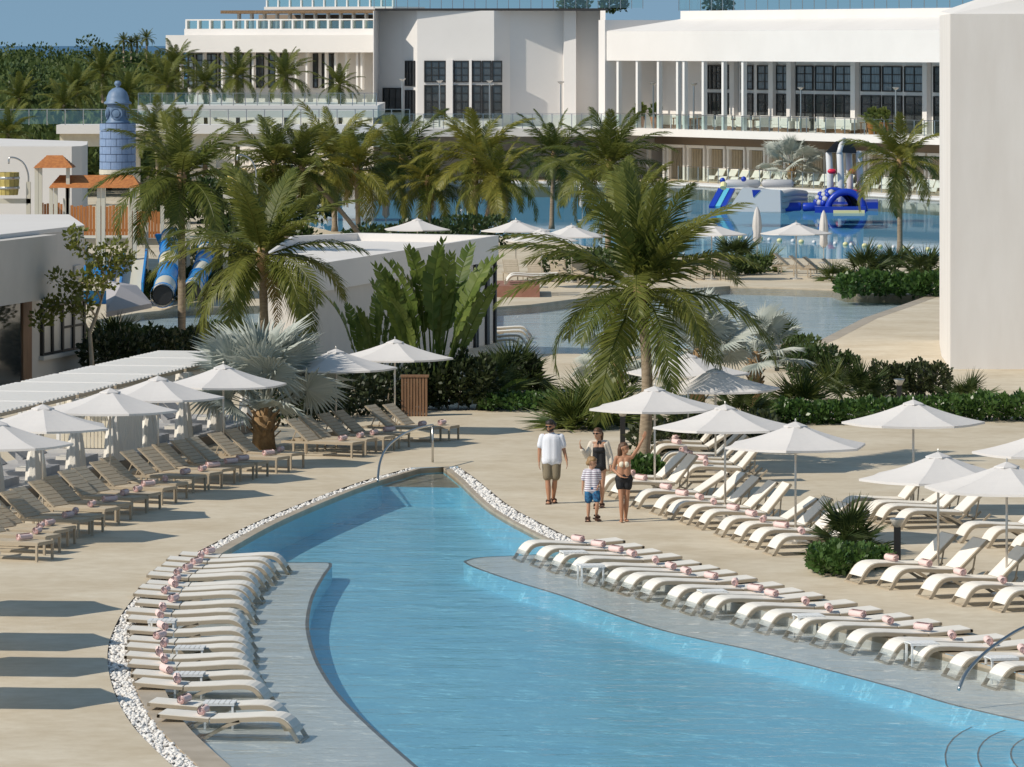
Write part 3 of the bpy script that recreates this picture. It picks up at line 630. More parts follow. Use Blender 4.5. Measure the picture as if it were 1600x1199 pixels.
# shrubs and hedges: leaf clouds ---------------------------------------------------
def leafcloud(mb, c, sz, n, ll, r, box=False, shell=.55):
    for i in range(n):
        while True:
            p = V(r.uniform(-1,1), r.uniform(-1,1), r.uniform(-1,1)); q = max(abs(p.x),abs(p.y),abs(p.z)) if box else p.length
            if shell*(.6+.8*r.random()) < q <= 1: break
        w = .86+.14*math.sin(p.x*7+c[0]*3)*math.cos(p.y*6+c[1])
        o = V(c[0]+p.x*sz[0]*w, c[1]+p.y*sz[1]*w, max(.02, c[2]+p.z*sz[2]*w))
        d = (V(p.x, p.y, p.z+.3)+V(r.uniform(-1,1), r.uniform(-1,1), r.uniform(-.6,1))*.9).normalized(); sd = d.cross(V(r.uniform(-1,1), r.uniform(-1,1), r.uniform(-.3,1))).normalized()
        l = ll*r.uniform(.6,1.3); u = d*l; s = sd*l*.32
        mb.add([o, o+u*.5+s, o+u, o+u*.5-s], [(0,1,2,3)])
def shrub(px0, px1, h, dep, label, m, n=2600, ll=.16, seed=0, group='shrubs and hedges', name='shrub', cat='shrub', box=False, lumps=5):
    """leafy mass between two base pixels, h metres tall, dep metres deep"""
    r = random.Random(seed+101); a = G(*px0); b = G(*px1); c = (a+b)/2; t = thing(name, label, cat, c, 0, group); mb = MB(); L = (b-a).length
    for i in range(lumps):
        u = (i+.5)/lumps-.5; k = r.uniform(.85,1.12) if not box else 1.0
        cc = (b-a)*u; leafcloud(mb, (cc.x, cc.y+r.uniform(-.1,.1)*dep, h*.5*k), (L/lumps*(.72 if not box else .56), dep*.5*k, h*.5*k), n//lumps, ll, r, box)
    mb.build('foliage', M[m], t)
    st = MB()
    for i in range(lumps*2):
        u = (i+.5)/(lumps*2)-.5; p = (b-a)*u; st.bar((p.x,p.y,0), (p.x+r.uniform(-.2,.2),p.y,h*.75), .03)
    st.build('stems', M['bark'], t); return t
SH = [((425,668),(640,640),1.35,1.6,'dark dense hedge behind the rear left loungers','shrubdark',5200,.15,'hedge',False,7),
 ((645,640),(770,640),1.5,2.0,'dark leafy shrub mass below the paddle-leaved plants','shrubdark',3600,.17,'shrub',False,4),
 ((750,640),(880,640),.45,2.6,'low green ground cover bed beside the curved path','cover',2400,.14,'ground_cover',False,4),
 ((770,612),(842,612),1.0,2.0,'dark rounded shrub at the kiosk corner','shrubdark',2000,.16,'shrub',False,3),
 ((1235,600),(1338,598),1.05,2.2,'clipped bright green hedge box right of the path','shrub',3200,.13,'hedge',False,4),
 ((1360,622),(1482,622),1.05,2.2,'dark brownish hedge mass before the white tower','shrubdark',3200,.13,'hedge',False,4),
 ((1185,662),(1420,660),.62,2.2,'low green hedge behind the lone umbrella, left part','cover',4200,.15,'hedge',False,9),
 ((1420,658),(1660,656),.72,2.4,'low green hedge behind the lone umbrella, right part','cover',4400,.15,'hedge',False,9),
 ((1268,892),(1345,895),.5,3.4,'leafy ground cover round the fan palm of the small island','cover',2600,.13,'ground_cover',False,3),
 ((1340,885),(1392,885),.35,2.4,'low leafy skirt right of the small island palm','cover',1000,.13,'ground_cover',False,2),
 ((985,748),(1022,744),.45,1.6,'round-leaved ground cover at the leaning palm trunk','cover',1300,.15,'ground_cover',False,2),
 ((1000,712),(1200,690),.8,2.4,'dark planting behind the back lounger row','shrubdark',3200,.16,'shrub',False,6),
 ((1175,570),(1260,560),.8,2.0,'green shrub left of the clipped hedge box','shrub',2000,.15,'shrub',False,3),
 ((1310,462),(1475,462),.95,3.5,'clipped ground cover bed on the near lagoon shore','cover',4200,.22,'ground_cover',False,6),
 ((1100,432),(1190,428),.9,2.5,'green shrub bed left of the far loungers','shrub',1800,.2,'shrub',False,3),
 ((880,440),(1010,425),1.2,2.5,'dark shrub bed behind the far umbrellas','shrub',2200,.22,'shrub',False,4),
 ((560,400),(780,385),1.6,3.0,'dark shrub bed under the kiosk row palms','shrub',3400,.26,'shrub',False,6),
 ((140,590),(330,575),1.35,2.0,'dark hedge behind the cabana roofs','shrubdark',4200,.17,'hedge',False,6),
 ((190,560),(420,548),1.0,1.8,'mid green hedge along the splash pool','shrub',3800,.16,'hedge',False,7),
 ((205,474),(345,466),1.2,2.0,'green shrub bed behind the splash pool','shrub',2400,.22,'shrub',False,5),
 ((290,440),(560,432),1.7,3.0,'dark shrub bed left of the kiosk','shrubdark',3600,.25,'shrub',False,6),
 ((230,350),(520,345),2.6,5.0,'tall dark thicket below the elevated walkway','shrub',4600,.36,'shrub',False,8),
 ((-60,300),(225,296),4.4,6.0,'green thicket below the walkway at the left','shrub',4600,.45,'shrub',False,7),
 ((330,420),(470,410),2.2,3.0,'dark leafy thicket left of the kiosk roof','shrub',2800,.28,'shrub',False,4)]
for i, (a_, b_, h_, dp, lb, m_, n_, ll, nm, bx, lu) in enumerate(SH): shrub(a_, b_, h_, dp, lb, m_, n_, ll, i, name=nm, cat={'hedge':'hedge','ground_cover':'ground cover'}.get(nm,'shrub'), box=bx, lumps=lu)

# sparse young tree by the left pavilion ---------------------------------------------
t = thing('young_tree', 'sparse young tree with forked pale stem beside the left pavilion', 'tree', G(145,602)); d0 = G(145,602).y
def L3(x, y, dd=0.0): return AT(x, y, d0)-G(145,602)+V(0,dd,0)
tm = MB(); stem = [L3(145,602), L3(143,560), L3(140,520), L3(148,500), L3(158,470), L3(163,430)]
tm.tube(stem, [.075,.07,.06,.05,.04,.03], 8); lf = MB(); rr = random.Random(5)
BR = [[(140,520),(125,490),(100,475),(80,490)],[(158,470),(168,440),(172,410),(180,385)],[(150,495),(135,470),(115,455),(92,435)],[(158,470),(150,445),(120,440)],[(163,430),(150,400),(125,385),(118,368)],[(163,440),(185,415),(198,405)],[(100,475),(75,478),(65,500)],[(135,470),(140,440),(150,425)]]
for q in BR:
    pp = [L3(x, y, rr.uniform(-.5,.5)*(i > 0)) for i, (x, y) in enumerate(q)]; tm.tube(pp, [.035,.026,.018,.010][:len(pp)], 5)
    for p in pp[1:]: leafcloud(lf, p, (.42,.45,.30), 70, .17, rr, shell=.2)
for o_ in lf.v[:]: pass
tm.build('trunk', M['bark'], t, True); lf.build('crown', M['frond'], t)
# ---- distant wood and single trees -----------------------------------------------
rr = random.Random(21); fm = MB()
for i in range(430):
    dd = 350+(i/430)**1.2*500; x = rr.uniform(-60,262) if dd > 400 else rr.uniform(-60,215); X = (x-800)*dd/F; h = 4.5+(dd-352)/500*4.5+rr.uniform(-.9,.9)
    rx = rr.uniform(2.0,3.6); leafcloud(fm, (X, dd, h*.62), (rx, rx, h*.42), 300, .62, rr, shell=.6)
fm.build('forest', M['forest'], kind='stuff')
def tree(px, top, d_, w_, label, m='forest', name='tree', n=420, ll=.5, seed=1):
    r = random.Random(seed); b = V((px-800)*d_/F, d_, 0); t = thing(name, label, 'tree', b, 0, 'single trees on the skyline'); h = HC-(top-HY)*d_/F
    MB().tube([(0,0,0),(.15,0,h*.4),(0,0,h*.8)], [.3,.22,.1], 7).build('trunk', M['bark'], t, True); c = MB()
    for i in range(5): leafcloud(c, (r.uniform(-.4,.4)*w_, 0, h*(.72+.05*i)), (w_*.42, w_*.4, h*.14), n//5, ll, r, shell=.3)
    c.build('crown', M[m], t)
tree(152,60,700,5.5,'round-crowned tree standing above the skyline, left of the far palms',seed=2); tree(28,68,760,9,'broad tree at the left end of the skyline',seed=3); tree(95,71,740,8,'low broad tree on the skyline near the left',seed=4)
tree(40,98,470,5,'bright green leafy tree in the wood at left',m='shrub',seed=5); tree(195,80,640,6,'dark tree in the wood left of the hotel wing',m='shrub',seed=6); tree(50,168,400,3.5,'bright green bush at the bend of the bridge',m='cover',seed=8,ll=.35)
def far_palm(px, cy, d_, s, label, kind='frond', seed=0, nf=18):
    r = random.Random(seed+300); b = V((px-800)*d_/F, d_, 0); h = HC-(cy-HY)*d_/F; t = thing('palm_tree', label, 'palm tree', b, 0, 'distant palms')
    MB().tube([(0,0,0),(.1,0,h*.5),(0,0,h)], [.2,.15,.12], 7).build('trunk', M['trunk'], t, True)
    for i in range(nf):
        u = (i+.5)/nf; o = link('frond', FR[kind][min(4,int(5*u))], t); o.location = (0,0,h); o.rotation_euler = Euler((0,-R(80-105*u+r.uniform(-8,8)), i*2.4)); q = s*r.uniform(.85,1.15); o.scale = (q,q,q)
for i, (x, cy, dd, s_, lb, k_) in enumerate([(193,64,690,1.25,'small palm silhouette on the skyline, leftmost of the cluster','frond'),(205,68,690,1.1,'small palm silhouette on the skyline, second of the cluster','frond'),(214,64,690,1.1,'small palm silhouette on the skyline, third of the cluster','frond'),(229,60,690,1.3,'small palm silhouette on the skyline, rightmost of the cluster','frond'),
  (160,112,430,1.7,'palm in the wood behind the hydrant, upper','frond'),(120,140,400,1.7,'palm in the wood left of the hydrant','frond'),(245,115,420,1.6,'palm in the wood before the hotel wing','frond'),(275,100,415,1.6,'palm at the corner of the hotel wing','frond'),(262,130,385,1.5,'golden palm below the hotel wing corner','frondsunlit'),(320,128,385,1.4,'golden palm before the wing windows, left','frondsunlit'),(370,118,390,1.6,'palm before the wing windows, middle','frond'),(445,118,385,1.7,'broad palm before the wing columns','frond'),(530,130,385,1.3,'palm before the wing columns at right','frond'),
  (200,145,380,1.6,'golden palm above the bridge railing','frondsunlit'),(100,160,380,1.5,'palm above the bridge railing at left','frondsunlit'),(12,205,330,1.6,'palm cut by the left edge above the curved wall','frond'),(245,205,300,1.5,'dark palm just right of the hydrant','frond'),(30,150,400,1.5,'palm in the wood near the left edge','frond')]):
    far_palm(x, cy+(4 if dd < 500 else 0), dd, s_*(.52 if dd < 500 else .36), lb, 'frond' if i % 5 else k_, i, 24)
# ================================================================== BUILDINGS
M['glassdark'] = mat('dark_window_glass', (.060,.066,.068), .08, noise=(.030,.036,.040), scale=.8, spec=.9)
M['glassblue'] = mat('curtained_glass', (.20,.25,.29), .12, noise=(.09,.12,.14), scale=2.5, spec=.8, stretch=(4,4,.4))
M['frameblk'] = mat('black_frame', (.02,.02,.02), .5)
M['stuccoshade'] = mat('shaded_stucco', (.62,.585,.54), .85, noise=(.56,.53,.49), scale=.6, bump=.1, bscale=8)  # white stucco with the walls' shade put into a greyer base colour
M['brownwood'] = mat('brown_wood', (.27,.15,.08), .6, noise=(.17,.09,.05), scale=3, stretch=(8,8,.6))
M['orangewood'] = mat('orange_cedar', (.52,.21,.06), .65, noise=(.36,.13,.04), scale=3, stretch=(6,6,.5))
M['thatch'] = mat('thatch', (.26,.17,.10), .95, noise=(.14,.09,.05), scale=9, bump=.8, bscale=30)
M['cream'] = mat('cream_plaster', (.66,.60,.48), .7, noise=(.58,.52,.41), scale=2)
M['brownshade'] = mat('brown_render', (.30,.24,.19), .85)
def glassmat(name, tint, a):
    m = bpy.data.materials.new(name); m.use_nodes = True; n = m.node_tree.nodes; l = m.node_tree.links; n.remove(n['Principled BSDF'])
    tr = n.new('ShaderNodeBsdfTransparent'); tr.inputs[0].default_value = (*tint, 1); gl = n.new('ShaderNodeBsdfGlossy'); gl.inputs['Roughness'].default_value = .03; gl.inputs['Color'].default_value = (.8,.95,.95,1)
    mx = n.new('ShaderNodeMixShader'); mx.inputs[0].default_value = a; l.new(tr.outputs[0], mx.inputs[1]); l.new(gl.outputs[0], mx.inputs[2]); l.new(mx.outputs[0], n['Material Output'].inputs[0]); return m
M['glass'] = glassmat('railing_glass', (.80,.90,.88), .14)

class VP:
    """vertical plane through two pixel columns at given distances; builds pieces on it"""
    def __init__(s, x0, d0, x1, d1):
        s.a = V((x0-800)*d0/F, d0, 0); b = V((x1-800)*d1/F, d1, 0); s.t = (b-s.a).normalized(); s.n = V(s.t.y, -s.t.x, 0)
        if s.n.y > 0: s.n = -s.n
    def u(s, x):
        r = V((x-800)/F, 1, 0); k = (s.a.dot(s.n))/(r.dot(s.n)); return (r*k-s.a).dot(s.t)
    def d(s, x): return (s.a+s.t*s.u(x)).y
    def z(s, x, y): return HC-(y-HY)*s.d(x)/F
    def P(s, x, z, o=0.0): p = s.a+s.t*s.u(x)+s.n*o; return V(p.x, p.y, z)
    def box(s, mb, x0, x1, z0, z1, o0, o1):
        p = [s.P(x, z, o) for z in (z0, z1) for o in (o1, o0) for x in (x0, x1)]
        return mb.add(p, [(0,2,3,1), (4,5,7,6), (0,1,5,4), (2,6,7,3), (0,4,6,2), (1,3,7,5)])
def window(pl, par, x0, x1, z0, z1, o, nx, nz, gm='glassdark', fw=.09, name='window'):
    """framed window: frame with glazing bars, glass as its sub-part"""
    f = MB(); ux = [x0+(x1-x0)*i/nx for i in range(nx+1)]; ww = (x1-x0)/max(.01, (pl.u(x1)-pl.u(x0)))*fw
    pl.box(f, x0, x0+ww, z0, z1, o, o+.08); pl.box(f, x1-ww, x1, z0, z1, o, o+.08); pl.box(f, x0+ww, x1-ww, z1-fw, z1, o, o+.08); pl.box(f, x0+ww, x1-ww, z0, z0+fw, o, o+.08)
    for x in ux[1:-1]: pl.box(f, x-ww*.45, x+ww*.45, z0+fw, z1-fw, o, o+.06)
    for i in range(1, nz):
        z = z0+(z1-z0)*i/nz; pl.box(f, x0+ww, x1-ww, z-fw*.4, z+fw*.4, o, o+.05)
    fo = f.build(name, M['frameblk'], par)
    g_ = MB(); pl.box(g_, x0+ww*.5, x1-ww*.5, z0+.03, z1-.03, o-.03, o+.012); g_.build('pane', M[gm], fo); return fo
def railing(pl, par_label, x0, x1, z, h, n, group, o=0.0, topm='steel'):
    t = thing('glass_railing', par_label, 'railing', pl.P(x0, z, o), 0, group); off = Matrix.Translation(-pl.P(x0, z, o)); L0 = pl.P(x0, z, o)
    u0, u1 = pl.u(x0), pl.u(x1)
    for i in range(n+1):
        p = pl.a+pl.t*(u0+(u1-u0)*i/n)+pl.n*o; p.z = 0; q = V(p.x, p.y, z)-L0
        MB().box(q.x-.03, q.x+.03, q.y-.03, q.y+.03, q.z, q.z+h).build('post', M[topm], t)
        if i < n:
            p2 = pl.a+pl.t*(u0+(u1-u0)*(i+1)/n)+pl.n*o; a = V(p.x,p.y,z)-L0; b = V(p2.x,p2.y,z)-L0; e = (b-a).normalized()*.05
            MB().add([a+e+V(0,0,.06), b-e+V(0,0,.06), b-e+V(0,0,h-.06), a+e+V(0,0,h-.06)], [(0,1,2,3)]).build('glass_panel', M['glass'], t)
    a = pl.P(x0, z+h+.02, o)-L0; b = pl.P(x1, z+h+.02, o)-L0; MB().bar(a, b, .05, .04).build('top_rail', M[topm], t); return t
# ---- right-hand terrace block ---------------------------------------------------------
A = VP(945, 399, 1470, 357); hb = thing('hotel_building', 'long white hotel block with deep fascia over a columned terrace', 'building')
zt = 3.85
m_ = MB(); A.box(m_, 945, 1680, 8.85, 11.05, -9, 0); m_.build('fascia', M['white'], hb)
m_ = MB()
p = [A.P(945,11.052,0), A.P(1680,11.052,0), A.P(1680,11.95,-3), A.P(1008,11.95,-3)]; m_.add(p, [(0,1,2,3)]); m_.add([A.P(945,11.052,0), A.P(1008,11.95,-3), A.P(945,11.95,-7)], [(0,1,2)]); m_.build('sloped_roof', M['white'], hb)
m_ = MB(); A.box(m_, 1008, 1680, 11.94, 12.55, -12, -3.002); m_.build('roof_parapet', M['white'], hb)
m_ = MB(); A.box(m_, 945, 1680, 3.3, zt, -12, 0.0); m_.build('terrace_slab', M['white'], hb)
m_ = MB(); A.box(m_, 945, 1680, zt, 8.85, -10, -4.5); m_.build('recessed_wall', M['white'], hb)
m_ = MB(); A.box(m_, 938, 948, 0, 11.9, -12, .15); m_.build('end_wall', M['white'], hb)
for x in (963,993,1026,1056,1066,1096,1127,1158): m_ = MB(); A.box(m_, x-1.6, x+1.6, zt+.002, 8.848, -.4, -.1); m_.build('column', M['whitepaint'], hb)
for x0, x1, gm in [(1020,1030,'glassdark'),(1030,1044,'glassdark'),(1044,1062,'glassdark'),(1076,1094,'glassblue'),(1101,1124,'glassblue'),(1130,1151,'glassblue'),(1161,1187,'glassblue'),(1190,1218,'glassblue'),(1221,1248,'glassblue'),(1261,1291,'glassblue'),(1294,1324,'glassblue'),(1328,1358,'glassblue'),(1373,1406,'glassdark'),(1410,1444,'glassdark'),(1448,1476,'glassdark')]:
    window(A, hb, x0, x1, 6.75, 8.55, -4.45, 2, 3, gm); window(A, hb, x0, x1, zt+.05, 6.5, -4.45, 2, 4, 'glassdark')
for x in (1067,1127,1155,1254,1365): m_ = MB(); A.box(m_, x-3.5, x+3.5, zt+.002, 8.848, -4.45, -4.1); m_.build('pilaster', M['white'], hb)
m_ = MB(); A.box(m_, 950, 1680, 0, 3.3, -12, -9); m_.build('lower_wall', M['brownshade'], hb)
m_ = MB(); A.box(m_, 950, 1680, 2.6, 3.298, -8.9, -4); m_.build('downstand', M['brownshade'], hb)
railing(A, 'glass railing with steel posts along the long hotel terrace', 955, 1475, zt, 1.05, 36, 'hotel railings', o=-.06)
# roof glass screen and roof planting
railing(A, 'tall teal glass screen on the hotel roof, right part', 1000, 1480, 12.56, 1.3, 26, 'roof glass screens', o=-3.3)
# terrace furniture
def fchair():
    t = thing('terrace_chair', 'x', 'chair'); MB().box(-.3,.3,-.3,.3,.25,.42).build('seat', M['sling'], t); MB().box(-.3,.3,.2,.32,.42,.95).build('backrest', M['sling'], t)
    MB().box(-.38,-.3,-.3,.32,.2,.65).build('armrest', M['sling'], t); MB().box(.3,.38,-.3,.32,.2,.65).build('armrest', M['sling'], t); MB().box(-.3,.3,-.28,.28,0,.25).build('base', M['brownwood'], t); return t
fc = fchair(); k = 0
for x in [1012,1022,1040,1048,1068,1084,1098,1104,1113,1134,1143,1150,1166,1180,1192,1204,1216,1236,1268,1278,1292,1300]:
    place(fc, k > 0, A.P(x, zt, -1.4-(k % 3)*.6), R(200-60*(k % 2)), 'cream terrace armchair behind the glass railing, %s from the left' % ORD[k], 'cream armchairs on the hotel terrace', 1.15); k += 1
def ttable():
    t = thing('terrace_table', 'x', 'table'); MB().box(-.5,.5,-.4,.4,.68,.74).build('table_top', M['brownwood'], t)
    for x in (-.42,.42):
        for y in (-.32,.32): MB().box(x-.03,x+.03,y-.03,y+.03,0,.68).build('leg', M['brownwood'], t)
    return t
tt = ttable()
for k, x in enumerate((1032,1058,1124,1156,1324,1340,1352,1366)): place(tt, k > 0, A.P(x, zt, -1.7), R(62), 'brown wooden terrace table behind the glass railing, %s from the left' % ORD[k], 'wooden tables on the hotel terrace', 1.1)
t = thing('bar_counter', 'orange wooden bar counter at the right end of the terrace', 'counter', A.P(1460, zt, -1.6), R(62)); MB().box(-1,1,-.35,.35,0,1.1).build('front', M['orangewood'], t); MB().box(-1.1,1.1,-.45,.45,1.1,1.18).build('top', M['brownwood'], t)
def planter():
    t = thing('planter', 'x', 'planter'); MB().lathe([(.22,0),(.34,.7),(.30,.7),(.26,.55)], 12).build('pot', M['orangewood'], t); lf_ = MB(); leafcloud(lf_, (0,0,1.05), (.35,.35,.4), 130, .3, random.Random(4), shell=.1); lf_.build('foliage', M['grassfan'], t); return t
pt = planter()
for k, (x, lb) in enumerate([(978,'left of two at the terrace end'),(1002,'right of two at the terrace end'),(1340,'between the wooden tables'),(1356,'by the right wooden tables')]): place(pt, k > 0, A.P(x, zt, -1.2), 0, 'terracotta planter with spiky plant, '+lb, 'terrace planters', 1.2)
def lamp():
    t = thing('lamp_post', 'x', 'lamp post'); MB().lathe([(.09,0),(.07,4.2)], 10).build('post', M['steel'], t); MB().lathe([(.07,4.2),(.34,4.42),(.34,4.47),(.05,4.5)], 14).build('lamp_head', M['steel'], t); return t
lm = lamp()
B1 = VP(640, 400, 945, 402)
for k, (pl, x, ytop, lb) in enumerate([(B1,872,127,'before the pale recessed wall'),(A,1006,129,'at the left end of the columned terrace'),(A,1069,130,'between the columns of the terrace'),(A,1236,136,'left of the terrace sofas'),(A,1384,136,'at the right of the terrace tables'),(B1,625,122,'before the grey wall by the dark door'),(B1,683,125,'before the first tall window'),(B1,761,125,'before the right tall windows')]):
    h = pl.z(x, ytop)-zt; place(lm, k > 0, pl.P(x, zt, -.8 if pl is A else 1.5), 0, 'slim grey lamp post '+lb, 'terrace lamp posts', h/4.5)
# ---- middle block: folded white wall -------------------------------------------------
mb_ = thing('hotel_building', 'white central hotel block with folded walls and tall gridded windows', 'building')
fp = [(583,409),(584,402),(592,406),(628,404.5),(652,403.2),(772,402.4),(797,403.4),(880,404.2),(881,403.6),(900,403.4),(900.5,405),(937,405),(938,402),(946,401)]
W3 = [V((x-800)*d_/F, d_, 0) for x, d_ in fp]; poly = W3+[V(W3[-1].x,440,0), V(W3[0].x,440,0)]
MB().prism(poly, 0, 12.62).build('wall', M['white'], mb_)
pl = VP(652,403.2,772,402.4)
for x0, x1, n_ in ((663,697,3),(709,733,2),(738,752,1),(753,768,1),(769,785,1)): window(pl, mb_, x0, x1, pl.z(x0,129), pl.z(x0,95), .03, n_, 3, 'glassdark'); window(pl, mb_, x0, x1, 4.45, pl.z(x0,133), .03, n_, 4, 'glassdark')
m_ = MB(); pl.box(m_, 697.5, 708, zt, 8.9, .0, .25); pl.box(m_, 733.5, 737.5, zt, 8.9, 0, .2); m_.build('pier', M['white'], mb_)
pl2 = VP(628,404.5,652,403.2); window(pl2, mb_, 634, 649, 6.9, pl2.z(640,95), .03, 3, 2); window(pl2, mb_, 634, 649, 4.2, 6.6, .03, 3, 2)
pl3 = VP(592,406,628,404.5); window(pl3, mb_, 599, 628, 4.9, 6.75, .03, 3, 2, name='door')
m_ = MB(); A2 = VP(583,402,946,401); A2.box(m_, 584, 946, 12.62, 12.8, -6, -1); m_.build('roof_edge', M['darkmetal'], mb_)
railing(VP(583,404,1010,404), 'tall teal glass screen on the hotel roof, left part', 584, 1005, 12.8, 1.2, 24, 'roof glass screens', o=-1)
for k, (x0, x1) in enumerate(((870,925),(935,985),(1100,1150))):
    t = thing('roof_hedge', 'green planting behind the roof glass, %s from the left' % ORD[k], 'shrub', VP(583,408,1200,408).P(x0, 12.6), 0, 'roof planting'); lf_ = MB(); leafcloud(lf_, ((x1-x0)*.024,1.2,.55), ((x1-x0)*.026,.5,.6), 500, .3, random.Random(k)); lf_.build('foliage', M['shrub'], t)
# terrace slab in front of the middle block, with railing
ts = MB(); T1 = VP(560,392,960,393.5); T1.box(ts, 560, 955, 3.25, zt, -20, 0); o_ = ts.build('terrace', M['white']); tag(o_, 'white terrace slab in front of the central hotel block', 'terrace'); 
railing(T1, 'glass railing along the terrace of the central hotel block', 585, 955, zt, 1.05, 24, 'hotel railings', o=-.08)
# ---- left wing -------------------------------------------------------------------------
lw = thing('hotel_building', 'white left hotel wing with roof terrace and thatched pergola', 'building'); Lw = VP(258, 432, 590, 424)
zz = lambda y: HC-(y-HY)*428/F
m_ = MB(); Lw.box(m_, 259, 590, zz(82), zz(55), -9, 0); m_.build('fascia', M['white'], lw)
m_ = MB(); Lw.box(m_, 262, 590, 0, zz(82), -14, -3.5); m_.build('wall', M['white'], lw)
m_ = MB(); Lw.box(m_, 277, 590, zz(55), zz(45), -12, -1.2); m_.build('roof_parapet', M['white'], lw)
for i in range(17):
    x = 279+i*18.5; m_ = MB(); Lw.box(m_, x-1.3, x+1.3, zz(45)+.002, zz(32), -1.8, -1.3); m_.build('railing_post', M['whitepaint'], lw)
m_ = MB(); Lw.box(m_, 278, 588, zz(32)+.002, zz(30), -1.8, -1.3); m_.build('railing_cap', M['whitepaint'], lw)
m_ = MB(); Lw.box(m_, 280, 588, zz(45), zz(33), -1.62, -1.58); m_.build('railing_glass', M['glass'], lw)
m_ = MB(); Lw.box(m_, 322, 588, zz(21), zz(16), -7, -2.5); th = m_.build('thatch_roof', M['thatch'], lw)
for i in range(13): m_ = MB(); x = 338+i*20; Lw.box(m_, x-1.5, x+1.5, zz(45), zz(21)-.002, -4.2, -3.8); m_.build('pergola_post', M['whitepaint'], lw)
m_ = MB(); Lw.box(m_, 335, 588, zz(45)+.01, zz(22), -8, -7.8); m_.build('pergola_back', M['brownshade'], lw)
m_ = MB(); Lw.box(m_, 386, 588, zz(15), zz(10.5), -9, -3); m_.build('upper_slab', M['white'], lw)
for i in range(12): m_ = MB(); x = 388+i*18; Lw.box(m_, x-1, x+1, zz(10.5)+.002, zz(0), -3.5, -3.2); m_.build('upper_post', M['whitepaint'], lw)
m_ = MB(); Lw.box(m_, 386, 588, zz(10.5)+.01, zz(0), -3.36, -3.33); m_.build('upper_glass', M['glass'], lw)
for x0, x1 in ((262,272),(275,289),(290,308),(311,337),(340,350),(360,382),(389,420),(459,467),(473,497),(558,576)):
    window(Lw, lw, x0, x1, zz(138), zz(84), -3.46, max(1, int((x1-x0)/8)), 5, 'glassblue' if x1 < 340 else 'glassdark')
for x in (273,309,338,356,386,423,453,470,500,515,532,549,556,580): m_ = MB(); Lw.box(m_, x-1.4, x+1.4, zz(140), zz(82)-.002, -1.4, -1.0); m_.build('column', M['whitepaint'], lw)
# ---- bridge and terraces in front of the wing -------------------------------------------
br = thing('bridge', 'elevated white walkway with glass railing crossing before the wood', 'bridge'); Bg = VP(-40, 330, 640, 330)
m_ = MB(); Bg.box(m_, 88, 640, 4.5, 5.05, -4, 0); m_.build('deck_slab', M['white'], br); m_ = MB(); Bg.box(m_, 92, 640, 3.7, 4.5, -3.5, -.6); m_.build('girder', M['cream'], br)
for x in (120,210,330,450,560): m_ = MB(); Bg.box(m_, x-5, x+5, 0, 3.7, -2.6, -1.6); m_.build('pier', M['cream'], br)
railing(Bg, 'glass railing along the elevated walkway', -40, 640, 5.05, .95, 24, 'hotel railings', o=-.1)
Tg = VP(215, 375, 590, 375); o_ = MB(); Tg.box(o_, 215, 590, 4.9, 5.75, -22, 0); o_ = o_.build('terrace', M['white']); tag(o_, 'white upper terrace before the left hotel wing', 'terrace')
railing(Tg, 'glass railing along the upper terrace before the left wing', 216, 588, 5.75, .85, 20, 'hotel railings', o=-.1)
o_ = MB(); Tg.box(o_, -60, 214, 0, 2.2, -30, -10); o_ = o_.build('retaining_wall', M['cream']); tag(o_, 'low cream retaining wall behind the elevated walkway', 'wall')
# ---- beach cabanas under the terrace ----------------------------------------------------
Cb = VP(945, 404.5, 1470, 362.5)
for i in range(15):
    x0 = 1012+i*31.4; x1 = x0+28; t = thing('beach_cabana', 'white framed beach cabana under the terrace, %s from the left' % ORD[i], 'cabana', (0,0,0), 0, 'beach cabanas under the hotel terrace')
    for x in (x0+1.5, x1-1.5):
        m_ = MB(); Cb.box(m_, x-1.5, x+1.5, 0, 2.4, -.15, .1); m_.build('post', M['whitepaint'], t)
    m_ = MB(); Cb.box(m_, x0, x1, 2.402, 2.62, -.2, .15); m_.build('beam', M['whitepaint'], t)
    m_ = MB()
    for j in range(9): xx = x0+4+(x1-x0-8)*j/8; Cb.box(m_, xx-.7, xx+.7, 0, 2.3, -1.6, -1.5)
    m_.build('slat_screen', M['cream'], t)
Kr = VP(1040, 386, 1470, 345); railing(Kr, 'steel and glass railing along the far lagoon shore', 1040, 1690, .12, 1.1, 36, 'hotel railings', o=-1.0)
for i in range(24):
    x = 1046+i*18; p = Kr.P(x, .12, -3.2); place(sl_up, True, p, R(62+random.uniform(-6,6)), 'cream lounger on the far lagoon shore, %s from the left' % ORD[i], 'loungers on the far lagoon shore', 1.0)
# ---- white tower at the right -------------------------------------------------------------
tw = thing('tower', 'huge smooth white wall block filling the right edge', 'building')
ft = [V((1485-800)*164/F,164,0), V(30,164,0), V(30,190,0), V((1468-800)*180/F,180,0), V((1468-800)*178/F,178,0), V((1471-800)*171/F,171,0)]
MB().prism(ft, 0, 10.97).build('wall', M['tower'], tw); a = V(ft[0].x+.1,165,10.97)
m_ = MB(); m_.add([(13.6,164.3,10.972),(30,164.3,10.972),(30,166,14.5),(15.0,166,11.6),(14.1,175,11.1)], [(0,1,2,3),(0,3,4)]); m_.build('sloped_cap', M['white'], tw)
